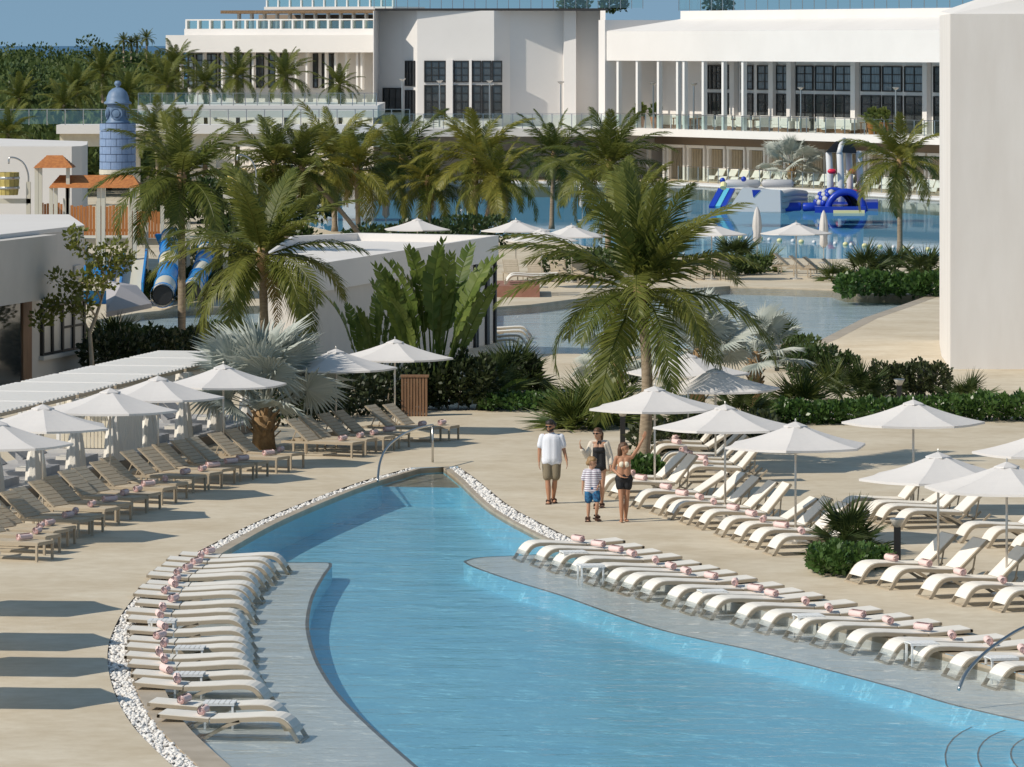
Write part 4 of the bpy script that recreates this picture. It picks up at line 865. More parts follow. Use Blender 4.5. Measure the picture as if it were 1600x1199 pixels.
# ---- kiosk --------------------------------------------------------------------------------
kz = 3.6; ks = thing('pool_kiosk', 'low white kiosk with flat roof and glazed corner', 'kiosk'); Kc = G(779,368,kz); Ka = G(462,418,kz); Kd = G(410,400,kz); Kb = G(455,369,kz); Ke = G(560,364,kz)
roof = [Ka, Kc, Ke, Kb, Kd]; cen = sum(roof, V(0,0,0))/5
MB().prism([cen+(p-cen)*.97 for p in roof], 0, kz-.85).build('wall', M['stuccoshade'], ks)
MB().prism(roof, kz-.84, kz-.25).build('fascia', M['white'], ks)
m_ = MB(); inn = [cen+(p-cen)*.95 for p in roof]
for i in range(5): j = (i+1) % 5; m_.add([V(*roof[i].xy,kz-.249),V(*roof[j].xy,kz-.249),V(*roof[j].xy,kz),V(*roof[i].xy,kz),V(*inn[i].xy,kz),V(*inn[j].xy,kz),V(*inn[i].xy,kz-.249),V(*inn[j].xy,kz-.249)], [(0,1,2,3),(3,2,5,4),(4,5,7,6)])
m_.build('parapet', M['white'], ks)
dK = (Kc-Ka); LK = dK.length; kp = VP(462, Ka.y, 779, Kc.y)
for x0, x1 in ((730,744),(748,762),(765,775)):
    f = MB(); kp.box(f, x0-1.5, x0+.5, 0, kz-.86, -.35, .0); kp.box(f, x1-.5, x1+1.5, 0, kz-.86, -.35, 0.0); kp.box(f, x0+.5, x1-.5, 1.5, 1.6, -.3, -.05); fo = f.build('glazing_frame', M['frameblk'], ks)
    g_ = MB(); kp.box(g_, x0+.5, x1-.5, .05, kz-.87, -.30, -.2); g_.build('pane', M['glassblue'], fo)
M['poster'] = mat('blue_poster', (.02,.22,.42), .5, noise=(.06,.42,.62), scale=1.6)
m_ = MB(); kp.box(m_, 751, 761, 1.65, 2.65, -.18, -.15); po = m_.build('poster', M['poster'], ks)
m_ = MB()
for zz_, a_, b_ in ((2.25,752.5,759),(2.1,753,758),(1.9,753,757)): kp.box(m_, a_, b_, zz_, zz_+.07, -.149, -.145)
m_.build('poster_print', M['whitepaint'], po)
m_ = MB(); kp.box(m_, 636, 643, .9, 2.0, -.42, -.05); m_.build('service_hatch', M['brownwood'], ks)
# timber screen box by the hedge
t = thing('timber_screen', 'small upright screen of brown timber slats before the hedge', 'screen', G(648,650));
for i in range(9): MB().box(-.36+i*.08,-.36+i*.08+.06,-.2,.2,0,1.05).build('slat', M['brownwood'], t)
MB().box(-.38,.38,-.22,.22,1.05,1.1).build('cap', M['brownwood'], t)
# ---- left pavilion ------------------------------------------------------------------------
pv = thing('pavilion', 'shaded grey-white pavilion with deep flat roof at the left edge', 'building'); pz = 4.4
rf = [G(-120,340,pz), G(108,340,pz), G(132,357,pz), G(0,372,pz), G(-120,386,pz)]; MB().prism(rf, pz-.02, pz+.1).build('roof', M['white'], pv)
pp = VP(0, rf[3].y, 132, rf[2].y); Pw = [V(*p.xy,0) for p in rf]; c_ = sum(Pw, V(0,0,0))/5
MB().prism([Pw[0], Pw[1]+V(-.1,0,0), Pw[2]+V(-.02,.02,0), Pw[4]+V(-.05,0,0)], 0, pz-.021).build('wall', M['stuccoshade'], pv)
m_ = MB(); pp.box(m_, -120, 62, 2.5, pz-.03, -.1, .55); m_.build('deep_fascia', M['stuccoshade'], pv)
m_ = MB(); pp.box(m_, -60, 33, 0, 2.45, -.2, .012); m_.build('doorway', M['glassdark'], pv)  # flush dark slab stands in for the shade in the door recess
m_ = MB(); pp.box(m_, 33.5, 47, 0, 2.5, -.1, .06); jm = m_.build('timber_jamb', M['brownwood'], pv)
M['palepane'] = mat('pale_lit_view_pane', (.62,.57,.50), .3)  # pale colour paints the lit area seen through the window
f = MB()
for x in (63,78,94,111,128): pp.box(f, x, x+2.5, .75, 2.25, -.05, .08)
pp.box(f, 65.5, 128, .75, .82, -.05, .07); pp.box(f, 65.5, 128, 2.18, 2.25, -.05, .07); pp.box(f, 96, 128, 1.45, 1.52, -.05, .06); fo = f.build('window', M['frameblk'], pv)
f = MB(); pp.box(f, 64, 129, .78, 2.22, -.02, .02); f.build('pane', M['palepane'], fo)
f = MB(); pp.box(f, 61, 132, .62, .74, -.02, .14); f.build('sill', M['stuccoshade'], fo)
f = MB(); pp.box(f, 115, 126, 2.95, 3.3, 0, .06); f.build('wall_box', M['stuccoshade'], pv)
# ---- curved white wall building behind the water playground --------------------------------
cw = [AT(-80,232,228), AT(112,232,228), AT(128,233,229), AT(136,234,232), AT(137,234,240), AT(-80,226,252)]
cwz = AT(0,229,228).z; o_ = MB().prism(cw, 0, cwz).build('curved_wall_building', M['white']); tag(o_, 'low white building with rounded corner behind the water playground', 'building')
# ================================================================== CABANAS, PLAYGROUND, INFLATABLES, SMALL THINGS
M['curtain'] = mat('cream_curtain', (.82,.78,.71), .85, noise=(.76,.72,.65), scale=2, stretch=(6,6,.3))
M['cushion'] = mat('grey_cushion', (.42,.42,.43), .85, noise=(.37,.37,.38), scale=3)
M['platform'] = mat('cabana_platform', (.47,.46,.45), .7)
M['plinth'] = mat('brown_plinth', (.24,.19,.14), .8)
def curtain_mesh():
    p = []; prof = [(0,.13),(.35,.15),(.72,.055),(1.1,.12),(1.72,.17)]; seg = 20
    for z, r in prof:
        for k in range(seg): a = 2*math.pi*k/seg; q = r*(1+.25*math.sin(7*a+z)); p.append((q*math.cos(a)*.8, q*math.sin(a), 1.72-z))
    return MB().add(p, [(i*seg+k, i*seg+(k+1) % seg, (i+1)*seg+(k+1) % seg, (i+1)*seg+k) for i in range(4) for k in range(seg)]).mesh('curtain', M['curtain'], True)
CUR = curtain_mesh()
def cabana(closed=False):
    """local x runs along the row (away from the camera), y to the left/back"""
    t = thing('cabana', 'x', 'cabana'); L, D, Z = 2.9, 2.3, 2.05
    MB().box(-.1,L+.1,-.05,D,0,.30).build('platform', M['platform'], t); MB().box(-.15,L+.15,-.12,-.052,0,.24).build('plinth', M['plinth'], t)
    for x in (0,L):
        for y in (.03,D-.06): MB().box(x-.04,x+.04,y-.04,y+.04,.30,Z-.1).build('post', M['whitepaint'], t)
    for y in (.03,D-.06): MB().box(-.08,L+.08,y-.04,y+.04,Z-.098,Z).build('beam', M['taupe'] if y < 1 else M['whitepaint'], t)
    for x in (0,L): MB().box(x-.04,x+.04,.072,D-.102,Z-.098,Z).build('beam', M['whitepaint'], t)
    for i in range(9): MB().box(.04+i*.34,.20+i*.34,-.1,D+.05,Z+.002,Z+.045).build('roof_slat', M['whitepaint'], t)
    for x in (.02,L-.02):
        o = link('curtain', CUR, t, loc=(x,.02,.27)); o.scale = (1,1,.97)
    if closed:
        p = []; n = 60
        for i in range(n+1): p += [(.2+(L-.4)*i/n, .1+.035*math.sin(i*1.3), .31), (.2+(L-.4)*i/n, .1+.035*math.sin(i*1.3), Z-.1)]
        MB().add(p, [(2*i,2*i+2,2*i+3,2*i+1) for i in range(n)]).build('drawn_curtain', M['curtain'], t, True)
        b = MB()
        for i in range(22): b.box(L-.035,L-.005,.15+i*.092,.15+i*.092+.075,.32,Z-.12)
        b.build('slat_screen', M['cream'], t)
    else:
        m0 = MB().box(.35,L-.35,.25,D-.75,.30,.48).build('mattress', M['cushion'], t)
        for x in (.38, L/2+.02): MB().sweep([(0,0),(.35,.30),(.7,.62)], .95, .12).build('bed_back', M['cushion'], t).matrix_local = Matrix.Translation((x+.5,D-.85,.5)) @ Matrix.Rotation(R(90),4,'Z')
        MB().box(.5,1.0,.35,.7,.482,.56).build('pillow', M['sling'], t)
    return t
cab = cabana(); cabc = cabana(True); u_ = V(.188,.982,0); A0 = V(-10.45,118.4,0)
for i in range(8):
    p = A0+u_*(-6.9+3.3*i); pr, us = (cabc, i != 4) if i == 4 else (cab, i > 0)
    place(pr, us and pr is cab, p, math.atan2(u_.y,u_.x), ('closed cream curtained cabana in the left row, between open ones' if i == 4 else 'open cabana with tied curtains and grey daybed, %s from the camera in the left row' % ORD[i]), 'cabanas behind the left lounger row')
# ---- water playground --------------------------------------------------------------
M['hydrantblue'] = mat('hydrant_blue', (.16,.24,.36), .5, noise=(.12,.19,.30), scale=4); M['brickblue'] = mat('blue_brick', (.24,.33,.50), .6, noise=(.19,.28,.45), scale=6); M['joint'] = mat('brick_joint', (.07,.10,.17), .8)
M['slideblue'] = mat('slide_blue', (.02,.23,.58), .25); M['slidecream'] = mat('slide_cream', (.66,.62,.50), .3); M['yellowwood'] = mat('yellow_staves', (.52,.42,.14), .7, noise=(.40,.32,.10), scale=4); M['postcream'] = mat('cream_post', (.58,.55,.46), .7)
M['rooftile'] = mat('orange_shingle', (.50,.20,.06), .75, noise=(.34,.12,.04), scale=8)
DW = 212.0
hy = thing('hydrant_tower', 'slate blue giant fire hydrant on a blue brick drum', 'tower', AT(184,265,DW)); zs = lambda y: (265-y)*DW/F
MB().lathe([(.68,0),(.68,zs(193))], 40).build('drum', M['joint'], hy); rw = zs(193)/6; nb = 10; bp = []
for zz_ in (.012, rw-.012):
    for r_ in (.66,.725):
        for k in range(5): a = 2*math.pi/nb*(k/4*.955); bp.append((r_*math.cos(a), r_*math.sin(a), zz_))
bf = [(5+k,6+k,16+k,15+k) for k in range(4)]+[(10+k,15+k,16+k,11+k) for k in range(4)]+[(0+k,1+k,6+k,5+k) for k in range(4)]+[(0,5,15,10),(4,14,19,9)]
BRK = MB().add(bp, bf).mesh('brick', M['brickblue'])
for r_ in range(6):
    for k in range(nb): o = link('brick', BRK, hy, loc=(0,0,rw*r_)); o.rotation_euler = (0,0,2*math.pi/nb*(k+.5*(r_ % 2)))
MB().lathe([(.74,-.18),(.74,-.002)], 24).build('drum_base', M['postcream'], hy)
z0 = zs(193); MB().lathe([(.47,z0),(.47,z0+.07),(.42,z0+.1),(.40,z0+.62),(.44,z0+.70),(.44,z0+.76)], 28).build('barrel', M['hydrantblue'], hy, True)
MB().lathe([(.55,z0+.762),(.55,z0+.84),(.46,z0+.9),(.44,z0+1.05),(.36,z0+1.25),(.22,z0+1.38),(.10,z0+1.43)], 28).build('bonnet', M['hydrantblue'], hy, True)
MB().lathe([(.10,z0+1.43),(.06,z0+1.47),(.13,z0+1.54),(.14,z0+1.62),(.08,z0+1.70)], 16).build('finial', M['hydrantblue'], hy, True)
for a in (-95,-10,190):
    Mx = Matrix.Rotation(R(a),4,'Z') @ Matrix.Translation((.38,0,z0+.40)) @ Matrix.Rotation(R(90),4,'Y'); b = MB(); b.lathe([(.25,0),(.25,.06),(.19,.06),(.19,.03),(.15,.03),(.15,.10),(.03,.12)], 20, M=Mx); b.build('outlet', M['hydrantblue'], hy)
zb = AT(184,265,DW).z
for sx in (-.6,.6):
    for sy in (-.4,.4): MB().box(sx-.09,sx+.09,sy-.09,sy+.09,-zb,-.181).build('leg', M['postcream'], hy)
def shelter(x0, x1, ytop, ybot, inset, label, posts):
    d_ = DW-4; a = AT(x0,ybot,d_); b = AT(x1,ybot,d_); top = AT(x0,ytop,d_).z; t = thing('shelter', label, 'shelter', V((a.x+b.x)/2,d_,0), 0, 'playground shelters'); w_ = (b.x-a.x)/2; zl = a.z; dp = .8
    n = 6
    for i in range(n):   # shingle courses, each lapping the one below
        u0, u1 = i/n, (i+1)/n; za, zb_ = zl+(top-zl)*u0, zl+(top-zl)*u1+.03
        ia, ib = inset*u0, inset*u1; da, db = dp*(1-u0), dp*(1-u1)
        p = [(-w_+ia,-da-.02,za),(w_-ia,-da-.02,za),(w_-ib,-db,zb_),(-w_+ib,-db,zb_),(-w_+ia,da,za),(w_-ia,da,za),(w_-ib,db,zb_),(-w_+ib,db,zb_)]
        MB().add(p, [(0,1,2,3),(5,4,7,6),(4,0,3,7),(1,5,6,2),(3,2,6,7),(0,4,5,1)]).build('shingle_course', M['rooftile'], t)
    for x in posts:
        X = AT(x,ybot,d_).x-(a.x+b.x)/2; MB().box(X-.07,X+.07,-.6,-.46,0,zl).build('post', M['postcream'], t)
    return t
shelter(55,116,244,262,.45,'small orange shingled shelter left of the hydrant',(59,65,108)); shelter(79,222,275,293,.35,'long orange shingled shelter below the hydrant',(82,89,107,156,163,212))
t = thing('play_platform', 'raised play platform carrying the cedar fence and slides', 'platform', AT(190,372,DW)); zp = AT(190,372,DW).z
MB().box(-3.6,4.5,-1,3,-.25,0).build('floor', M['postcream'], t)
for x in (-3.3,-1.5,.3,2.2,4.2): MB().box(x-.1,x+.1,-.9,-.7,-zp,-.25).build('post', M['postcream'], t)
for k, (x0, x1, y0, y1) in enumerate([(60,98,318,345),(105,149,322,368),(155,200,322,368),(206,250,330,372)]):
    a = AT(x0,y1,DW-1.2); b = AT(x1,y0,DW-1.2); t = thing('cedar_fence', 'orange cedar fence panel on the play platform, %s from the left' % ORD[k], 'fence', a, 0, 'cedar fence panels'); n = 9; W_ = b.x-a.x
    for i in range(n): MB().box(W_*i/n+.008, W_*(i+1)/n-.008, -.02, .02, 0, b.z-a.z+.03*math.sin(i*2.1)).build('plank', M['orangewood'], t)
    MB().box(0,W_,.021,.06,.15,.25).build('rail', M['orangewood'], t); MB().box(W_+.02,W_+.16,-.06,.08,-a.z,b.z-a.z+.2).build('post', M['postcream'], t)
def barrel(x, y, s, label):
    t = thing('water_barrel', label, 'barrel', AT(x,y,DW-2), 0, 'tipping water barrels'); n = 14
    for k in range(n):
        a0, a1 = 2*math.pi*k/n+.02, 2*math.pi*(k+1)/n-.02; p = []
        for z_, r_ in ((0,.40),(.3,.44),(.6,.46),(.95,.45)):
            for r2 in (r_, r_-.05): p += [(r2*math.cos(a0),r2*math.sin(a0),z_),(r2*math.cos(a1),r2*math.sin(a1),z_)]
        f = [(4*i,4*i+1,4*i+5,4*i+4) for i in range(3)]+[(4*i+3,4*i+2,4*i+6,4*i+7) for i in range(3)]+[(12,13,15,14)]; MB().add(p, f).build('stave', M['yellowwood'], t)
    for z_ in (.25,.66): MB().lathe([(.463,z_),(.475,z_+.02),(.475,z_+.08),(.463,z_+.1)], 28).build('hoop', M['steel'], t)
    MB().lathe([(.39,.0),(.39,.05)], 20).build('bottom', M['brownwood'], t); t.scale = (s,s,s)
    zz_ = AT(x,y,DW-2).z/s; MB().box(.75,.93,-.1,.1,-zz_,.55).build('stand', M['postcream'], t); MB().box(-.6,.93,-.1,.1,-.35,-.15).build('cradle', M['postcream'], t)
    MB().tube(spline([V(.84,0,.5),V(.82,0,.9),V(.65,0,1.3),V(.35,0,1.52),V(.05,0,1.55),V(.02,0,1.3)],4), .035, 8).build('spout_pipe', M['steel'], t, True)
barrel(13,305,.95,'yellow stave water barrel with bent pipe at the left edge'); barrel(370,298,.9,'yellow stave water barrel half hidden by the palm crowns')
# slides
def slide_tube(pts, r, label, open_end=True):
    t = thing('water_slide', label, 'water slide', pts[-1], 0, 'water slides'); P = [p-pts[-1] for p in spline(pts,5)]; n = len(P); k = 0; st = max(2, n//5); i = 0
    while i < n-1:
        j = min(i+st, n-1); MB().tube(P[i:j+1], r, 20, cap=False).build('tube_section', M['slidecream' if k % 2 == 0 else 'slideblue'], t, True)
        q = P[i:i+2]; MB().tube([q[0], q[0].lerp(q[1],.25)], r+.05, 20).build('flange', M['slideblue'], t); i = j; k += 1
    e = [P[-2].lerp(P[-1],.4), P[-1]+(P[-1]-P[-2])*.15]; MB().tube(e, r+.07, 20, cap=False).build('end_ring', M['slideblue'], t, True); MB().tube([P[-2], P[-1]-(P[-1]-P[-2])*.1], r-.03, 20).build('bore_shade', M['frameblk'], t); return t  # black plug stands in for the shade inside the tube mouth
slide_tube([AT(268,372,209),AT(266,392,207.5),AT(264,415,206),AT(260,440,204),AT(254,462,200.5)], .40, 'closed tube slide in blue and cream sections with open mouth')
slide_tube([AT(322,392,211),AT(318,415,209),AT(308,438,206),AT(300,455,203)], .34, 'blue tube slide right of the large one, behind fronds')
t = thing('slide_tower', 'blue funnel box at the top of the tube slide', 'slide tower', AT(264,384,210), 0); MB().add([(-.55,-.4,.45),(.55,-.4,.45),(.55,.6,.45),(-.55,.6,.45),(-.36,-.3,0),(.36,-.3,0),(.36,.5,0),(-.36,.5,0)], [(0,1,5,4),(1,2,6,5),(2,3,7,6),(3,0,4,7),(4,5,6,7)]).build('funnel', M['slideblue'], t)
for x in (-.9,.75): MB().box(x-.07,x+.07,.2,.34,-AT(264,384,210).z,.9).build('post', M['postcream'], t)
t = thing('open_slide', 'open cream and blue flume beside the tube slide', 'water slide', AT(205,455,203)); a = AT(212,402,208)-AT(205,455,203)
for o_, nm, m__ in ((0,'chute','slidecream'),(-.42,'side_wall','slideblue'),(.42,'side_wall','slideblue')):
    w_ = .38 if o_ == 0 else .04; h_ = .05 if o_ == 0 else .42; MB().bar(V(o_,0,h_*.3), a+V(o_,0,h_*.3), w_*2, h_).build(nm, M[m__], t)
t = thing('slide_landing', 'blue and cream slide landing left of the flume', 'water slide', AT(160,440,206)); MB().box(-.8,.5,-.5,.5,.4,.62).build('rim', M['slideblue'], t); MB().box(-.9,.4,-1.2,-.5,-.3,.2).build('apron', M['slidecream'], t); MB().box(-.8,.5,-.5,.5,-2,.39).build('body', M['slideblue'], t)
M['sail'] = mat('grey_shade_canvas', (.42,.40,.41), .85)
t = thing('shade_canopy', 'grey square shade canopy beside the young tree', 'canopy', G(196,560)); o0 = G(196,560); c4 = [AT(166,438,182)-o0, AT(214,446,184)-o0, AT(237,474,176)-o0, AT(166,488,170)-o0]; ap = AT(188,446,177)-o0
b = MB(); b.add(c4+[ap], [(0,1,4),(1,2,4),(2,3,4),(3,0,4)]); lo = [p+V(0,0,-.16) for p in c4]; b.add(c4+lo, [(0,1,5,4),(1,2,6,5),(2,3,7,6),(3,0,4,7)]); b.build('canvas', M['sail'], t); MB().tube([(ap.x,ap.y,0), ap], .04, 8).build('pole', M['pole'], t)
# ---- inflatables on the lagoon -----------------------------------------------------------
M['vinylwhite'] = mat('white_vinyl', (.66,.66,.66), .35); M['vinylgrey'] = mat('grey_vinyl', (.46,.46,.47), .4); M['vinylblue'] = mat('blue_vinyl', (.012,.045,.40), .3); M['vinylcyan'] = mat('cyan_vinyl', (.12,.48,.66), .35); M['vinylred'] = mat('red_vinyl', (.62,.02,.06), .35); M['vinylblack'] = mat('black_vinyl', (.03,.03,.035), .5); M['vinylyellow'] = mat('pale_yellow', (.72,.68,.36), .5)
DI = 321.0; O = AT(1190,330,DI); O.z = -.06
def I(x, y, dd=0.0): return AT(x, y, DI+dd)-V(O.x, O.y, O.z)
inf = thing('inflatable_slide', 'white inflatable climbing block with blue slide floating on the lagoon', 'inflatable', O)
p = [I(1136,330),I(1220,334),I(1219,297),I(1160,294),I(1150,322,5),I(1262,326,5),I(1255,305,4),I(1175,291,4)]
MB().add(p, [(0,1,2,3),(1,5,6,2),(3,2,6,7),(4,0,3,7),(5,4,7,6),(0,4,5,1)]).build('climbing_block', M['vinylwhite'], inf)
for x0, x1 in ((1132,1188),(1190,1240)): MB().tube([I(x0,288,3),I(x0+4,287,3),I(x1-4,287,3),I(x1,288,3)], [.12,.25,.25,.12], 14).build('bolster', M['vinylgrey'], inf, True)
for i in range(3): MB().tube([I(1221,303+i*9,.3),I(1240,302+i*8,2),I(1258,303+i*7,4)], [.22,.26,.2], 10).build('climbing_roll', M['vinylgrey'], inf, True)
for dx, m__ in ((0,'vinylblue'),(9,'vinylcyan'),(17,'vinylblue')): MB().bar(I(1127+dx,296,5), I(1112+dx,324,3), .36, .16).build('slide_lane', M[m__], inf)
for x, y in ((1129,282),(1162,280)): MB().ico(I(x,y,2), .17, 2).build('knob', M['vinylblue'], inf, True)
MB().add([I(1175,297,-.03),I(1189,297,-.03),I(1177,309,-.03)], [(0,2,1)]).build('blue_chevron', M['vinylblue'], inf)
MB().tube([I(1131,287,.5),I(1130,294,.3)], .2, 10).build('yellow_patch', M['vinylyellow'], inf)
for x0, x1 in ((1219,1252),(1254,1279)): MB().tube([I(x0,324,1),I(x0+2,324,1),I(x1-2,323,1),I(x1,323,1)], [.2,.27,.27,.2], 14).build('linking_tube', M['vinylblue'], inf, True)
ia = thing('inflatable_arch', 'blue inflatable tunnel arch with quilted side on a floating mat', 'inflatable', O)
MB().prism([I(1273,338,-2),I(1353,338,-2),I(1353,338,4),I(1273,338,4)], 0, .36).build('mat', M['vinylblue'], ia)
arcp = [I(1322-29*math.cos(math.pi*k/14), 331-31*math.sin(math.pi*k/14), -1) for k in range(15)]; MB().tube(arcp, .21, 12).build('front_arch', M['vinylblue'], ia, True)
arcb = [q+V(-.55,3.0,0) for q in arcp]; MB().tube(arcb, .21, 12).build('rear_arch', M['vinylblue'], ia, True)
b = MB(); b.add(arcp+arcb, [(k,k+1,15+k+1,15+k) for k in range(14)]); b.build('tunnel_skin', M['vinylblack'], ia)
for i in range(4):
    for j in range(3):
        q = arcp[1+i].lerp(arcp[2+i],.5).lerp(arcb[1+i].lerp(arcb[2+i],.5), .2+.3*j); MB().ico(q+V(-.16,-.05,.12), .27, 2, (.8,.9,.8)).build('quilt_pad', M['vinylgrey'] if (i+j) % 2 else M['vinylblue'], ia, True)
MB().prism([I(1302,343,-3),I(1351,343,-3),I(1351,343,-2.1),I(1302,343,-2.1)], 0, .16).build('step_mat', M['vinylyellow'], ia)
it = thing('inflatable_tower', 'white four-legged inflatable tower with black and red canopy', 'inflatable', V(O.x,O.y+9,O.z)); D9 = 9.0
def J(x, y, dd=0.0): q = AT(x, y, DI+D9+dd); return q-V(O.x,O.y+9,O.z)
for x, dd in ((1296,-1),(1313,-2),(1327,1.5),(1343,0)): MB().tube([J(x+2,325,dd),J(x+1,280,dd),J(x-1,240,dd),J(x-1,236,dd)], [.22,.21,.20,.12], 12).build('leg', M['vinylwhite'], it, True)
for x0, x1, dd in ((1293,1307,-2.3),(1326,1337,-1.0)): MB().tube([J(x0,268,dd),J(x0+3,268,dd),J(x1-3,268,dd),J(x1,268,dd)], [.05,.16,.16,.05], 10).build('red_bumper', M['vinylred'], it, True)
MB().lathe([(1.15,0),(1.25,.15),(1.15,.3)], 20, tuple(J(1319,299,0)-V(0,0,.2))).build('red_ring', M['vinylred'], it, True); MB().prism([J(1290,332,-3)+V(0,0,0),J(1372,332,-3),J(1372,332,3),J(1290,332,3)], 0, .4).build('floating_mat', M['vinylblue'], it)
cv = [J(1290,238,-2),J(1340,240,0),J(1332,240,2.5),J(1296,238,2.5)]; rd = [J(1306,221,-1),J(1330,220,0)]
MB().add(cv+rd, [(0,1,5,4),(1,2,5),(2,3,4,5),(3,0,4)]).build('canopy', M['vinylblack'], it); MB().tube([J(1311,240,-2.2),J(1314,228,-1.8),J(1319,219,-.5)], .16, 10).build('canopy_rib', M['vinylwhite'], it, True)
# buoys
BU = [(1116,372),(1127,371),(1141,371),(1157,372),(1167,374),(1188,374),(1202,376),(1218,377),(1239,378),(1252,379),(1272,380),(1305,382),(1321,383),(1330,384),(1351,385),(1361,386),(1375,387),(1396,388),(1412,389),(1427,390),(1450,391),(721,331),(733,333),(775,338),(792,341)]
for i, (x, y) in enumerate(BU):
    yl = i % 2 == 1 if i < 11 else i in (12,14,16,18,20,22,24); o = MB().ico((0,0,.04), .115, 2, (1.25 if yl else 1,1,1)).build('buoy', M['vinylyellow' if yl else 'vinylwhite'], None, True, loc=G(x,y,-.06))
    tag(o, '%s float in the lagoon buoy line, %s from the left' % ('yellow' if yl else 'white', ORD[i] if i < 21 else ORD[i-21]+' of those behind the kiosk'), 'buoy', 'buoy line floats')
# ---- loungers round the rear pool -----------------------------------------------------------
for i, (x, y) in enumerate([(806,441),(844,441),(880,442),(915,444)]): place(dk, True, G(x,y), R(98), 'taupe lounger facing the camera behind the rear pool, %s from the left' % ORD[i], 'taupe loungers behind the rear pool')
for i, (x, y) in enumerate([(1100,438),(1138,438)]): place(dk, True, G(x,y), R(98), 'taupe lounger facing the camera right of the big palm, %s from the left' % ORD[i], 'taupe loungers behind the rear pool')
for i, (x, y) in enumerate([(1275,428),(1300,432),(1322,434),(1352,437)]): place(dk, True, G(x,y), R(165), 'dark-backed lounger by the lagoon hedge, %s from the left' % ORD[i], 'loungers by the lagoon hedge')
for i, (x, y) in enumerate([(831,527),(829,533),(825,540),(818,547)]): place(sl_flat, True, G(x,y,-.3), R(178), 'flat white lounger in the rear pool beside the kiosk, %s from the back' % ORD[i], 'white loungers in the rear pool')
t = thing('timber_island', 'low reddish timber island in the rear pool', 'platform', G(800,476,-.3)); M['redwood'] = mat('red_timber', (.34,.17,.12), .7, noise=(.26,.12,.08), scale=2, stretch=(1,8,1)); MB().box(-.7,1.1,-.3,4.5,0,.75).build('deck_box', M['redwood'], t)
for i in range(2): place(sl_flat, True, G(800,476,-.3)+V(-.3,1.2+i*1.6,.75), R(4), 'flat white lounger on the reddish timber island, %s' % ('front' if i == 0 else 'rear'), 'loungers on the timber island')
# ---- bollard lights and handrails ------------------------------------------------------------
M['lampglass'] = mat('frosted_lamp', (.62,.58,.52), .3)
def bollard():
    t = thing('bollard_light', 'x', 'bollard'); MB().box(-.065,.065,-.065,.065,0,.66).build('post', M['frameblk'], t); MB().lathe([(.07,.662),(.14,.80),(.15,.82)], 16).build('lamp_dish', M['lampglass'], t, True); MB().lathe([(.155,.822),(.155,.835)], 16).build('cap', M['steel'], t); return t
bo_ = bollard()
for i, (x, y, lb) in enumerate([(1402,876,'right of the small island palm'),(1214,580,'beside the clipped hedge box'),(1437,622,'before the dark hedge mass'),(1405,640,'in the low hedge, left of the lone umbrella'),(973,692,'in front of the strap leaf clump')]): place(bo_, i > 0, G(x,y), 0, 'black bollard light with glass dish '+lb, 'bollard lights', 1.0 if i else .98)
for k, (pts, lb) in enumerate([([(590,752,121.8,-.15),(594,722,122.5,None),(606,698,123.5,None),(630,679,124.8,None),(655,669,126.2,None),(676,664.5,127.2,None),(676,690,127.2,None),(676,722.5,127.2,None)],'at the far tip of the pool'),([(1498,1078,82.3,-.15),(1510,1052,82.5,None),(1535,1024,82.8,None),(1568,999,83.2,None),(1600,981,83.6,None),(1640,970,84,None),(1680,966,84.5,None),(1681,1060,84.5,None)],'at the right edge by the steps')]):
    W_ = [AT(x,y,d_) for x,y,d_,_ in pts]; t = thing('handrail', 'curved steel pool handrail '+lb, 'handrail', W_[0], 0, 'pool handrails')
    MB().tube([q-W_[0] for q in spline(W_[:6],5)], .028, 10).build('rail', M['steel'], t, True); MB().tube([q-W_[0] for q in W_[5:]], .028, 10).build('post', M['steel'], t, True)
# ================================================================== PEOPLE
M['skin'] = mat('skin', (.50,.28,.18), .5, noise=(.45,.25,.16), scale=6); M['skin2'] = mat('tan_skin', (.42,.21,.12), .5); M['hairdark'] = mat('dark_hair', (.025,.018,.013), .5, bump=.4, bscale=60); M['hairbrown'] = mat('brown_hair', (.10,.05,.025), .5, bump=.4, bscale=60); M['hairfair'] = mat('fair_hair', (.30,.18,.08), .5, bump=.4, bscale=60)
M['tshirt'] = mat('white_cotton', (.76,.76,.80), .85); M['khaki'] = mat('khaki_shorts', (.22,.18,.12), .9); M['sandal'] = mat('brown_leather', (.07,.035,.022), .6); M['linen'] = mat('linen_shirt', (.66,.58,.48), .85); M['blackcloth'] = mat('black_fabric', (.012,.012,.014), .7); M['bikini'] = mat('cream_knit', (.74,.66,.52), .85); M['lens'] = mat('dark_lens', (.01,.008,.008), .15)
def stripes(name, a, b_, sc):
    m = mat(name, a, .85); n = m.node_tree.nodes; l = m.node_tree.links; tc = n.new('ShaderNodeTexCoord'); sp = n.new('ShaderNodeSeparateXYZ'); l.new(tc.outputs['Object'], sp.inputs[0])
    mt = n.new('ShaderNodeMath'); mt.operation = 'MULTIPLY'; mt.inputs[1].default_value = sc; l.new(sp.outputs[2], mt.inputs[0]); fr = n.new('ShaderNodeMath'); fr.operation = 'FRACT'; l.new(mt.outputs[0], fr.inputs[0])
    gt = n.new('ShaderNodeMath'); gt.operation = 'GREATER_THAN'; gt.inputs[1].default_value = .68; l.new(fr.outputs[0], gt.inputs[0]); mx = n.new('ShaderNodeMix'); mx.data_type = 'RGBA'; l.new(gt.outputs[0], mx.inputs[0]); mx.inputs[6].default_value = (*a,1); mx.inputs[7].default_value = (*b_,1); l.new(mx.outputs[2], n['Principled BSDF'].inputs['Base Color']); return m
M['stripe'] = stripes('striped_cotton', (.74,.72,.76), (.20,.13,.20), 22.0)
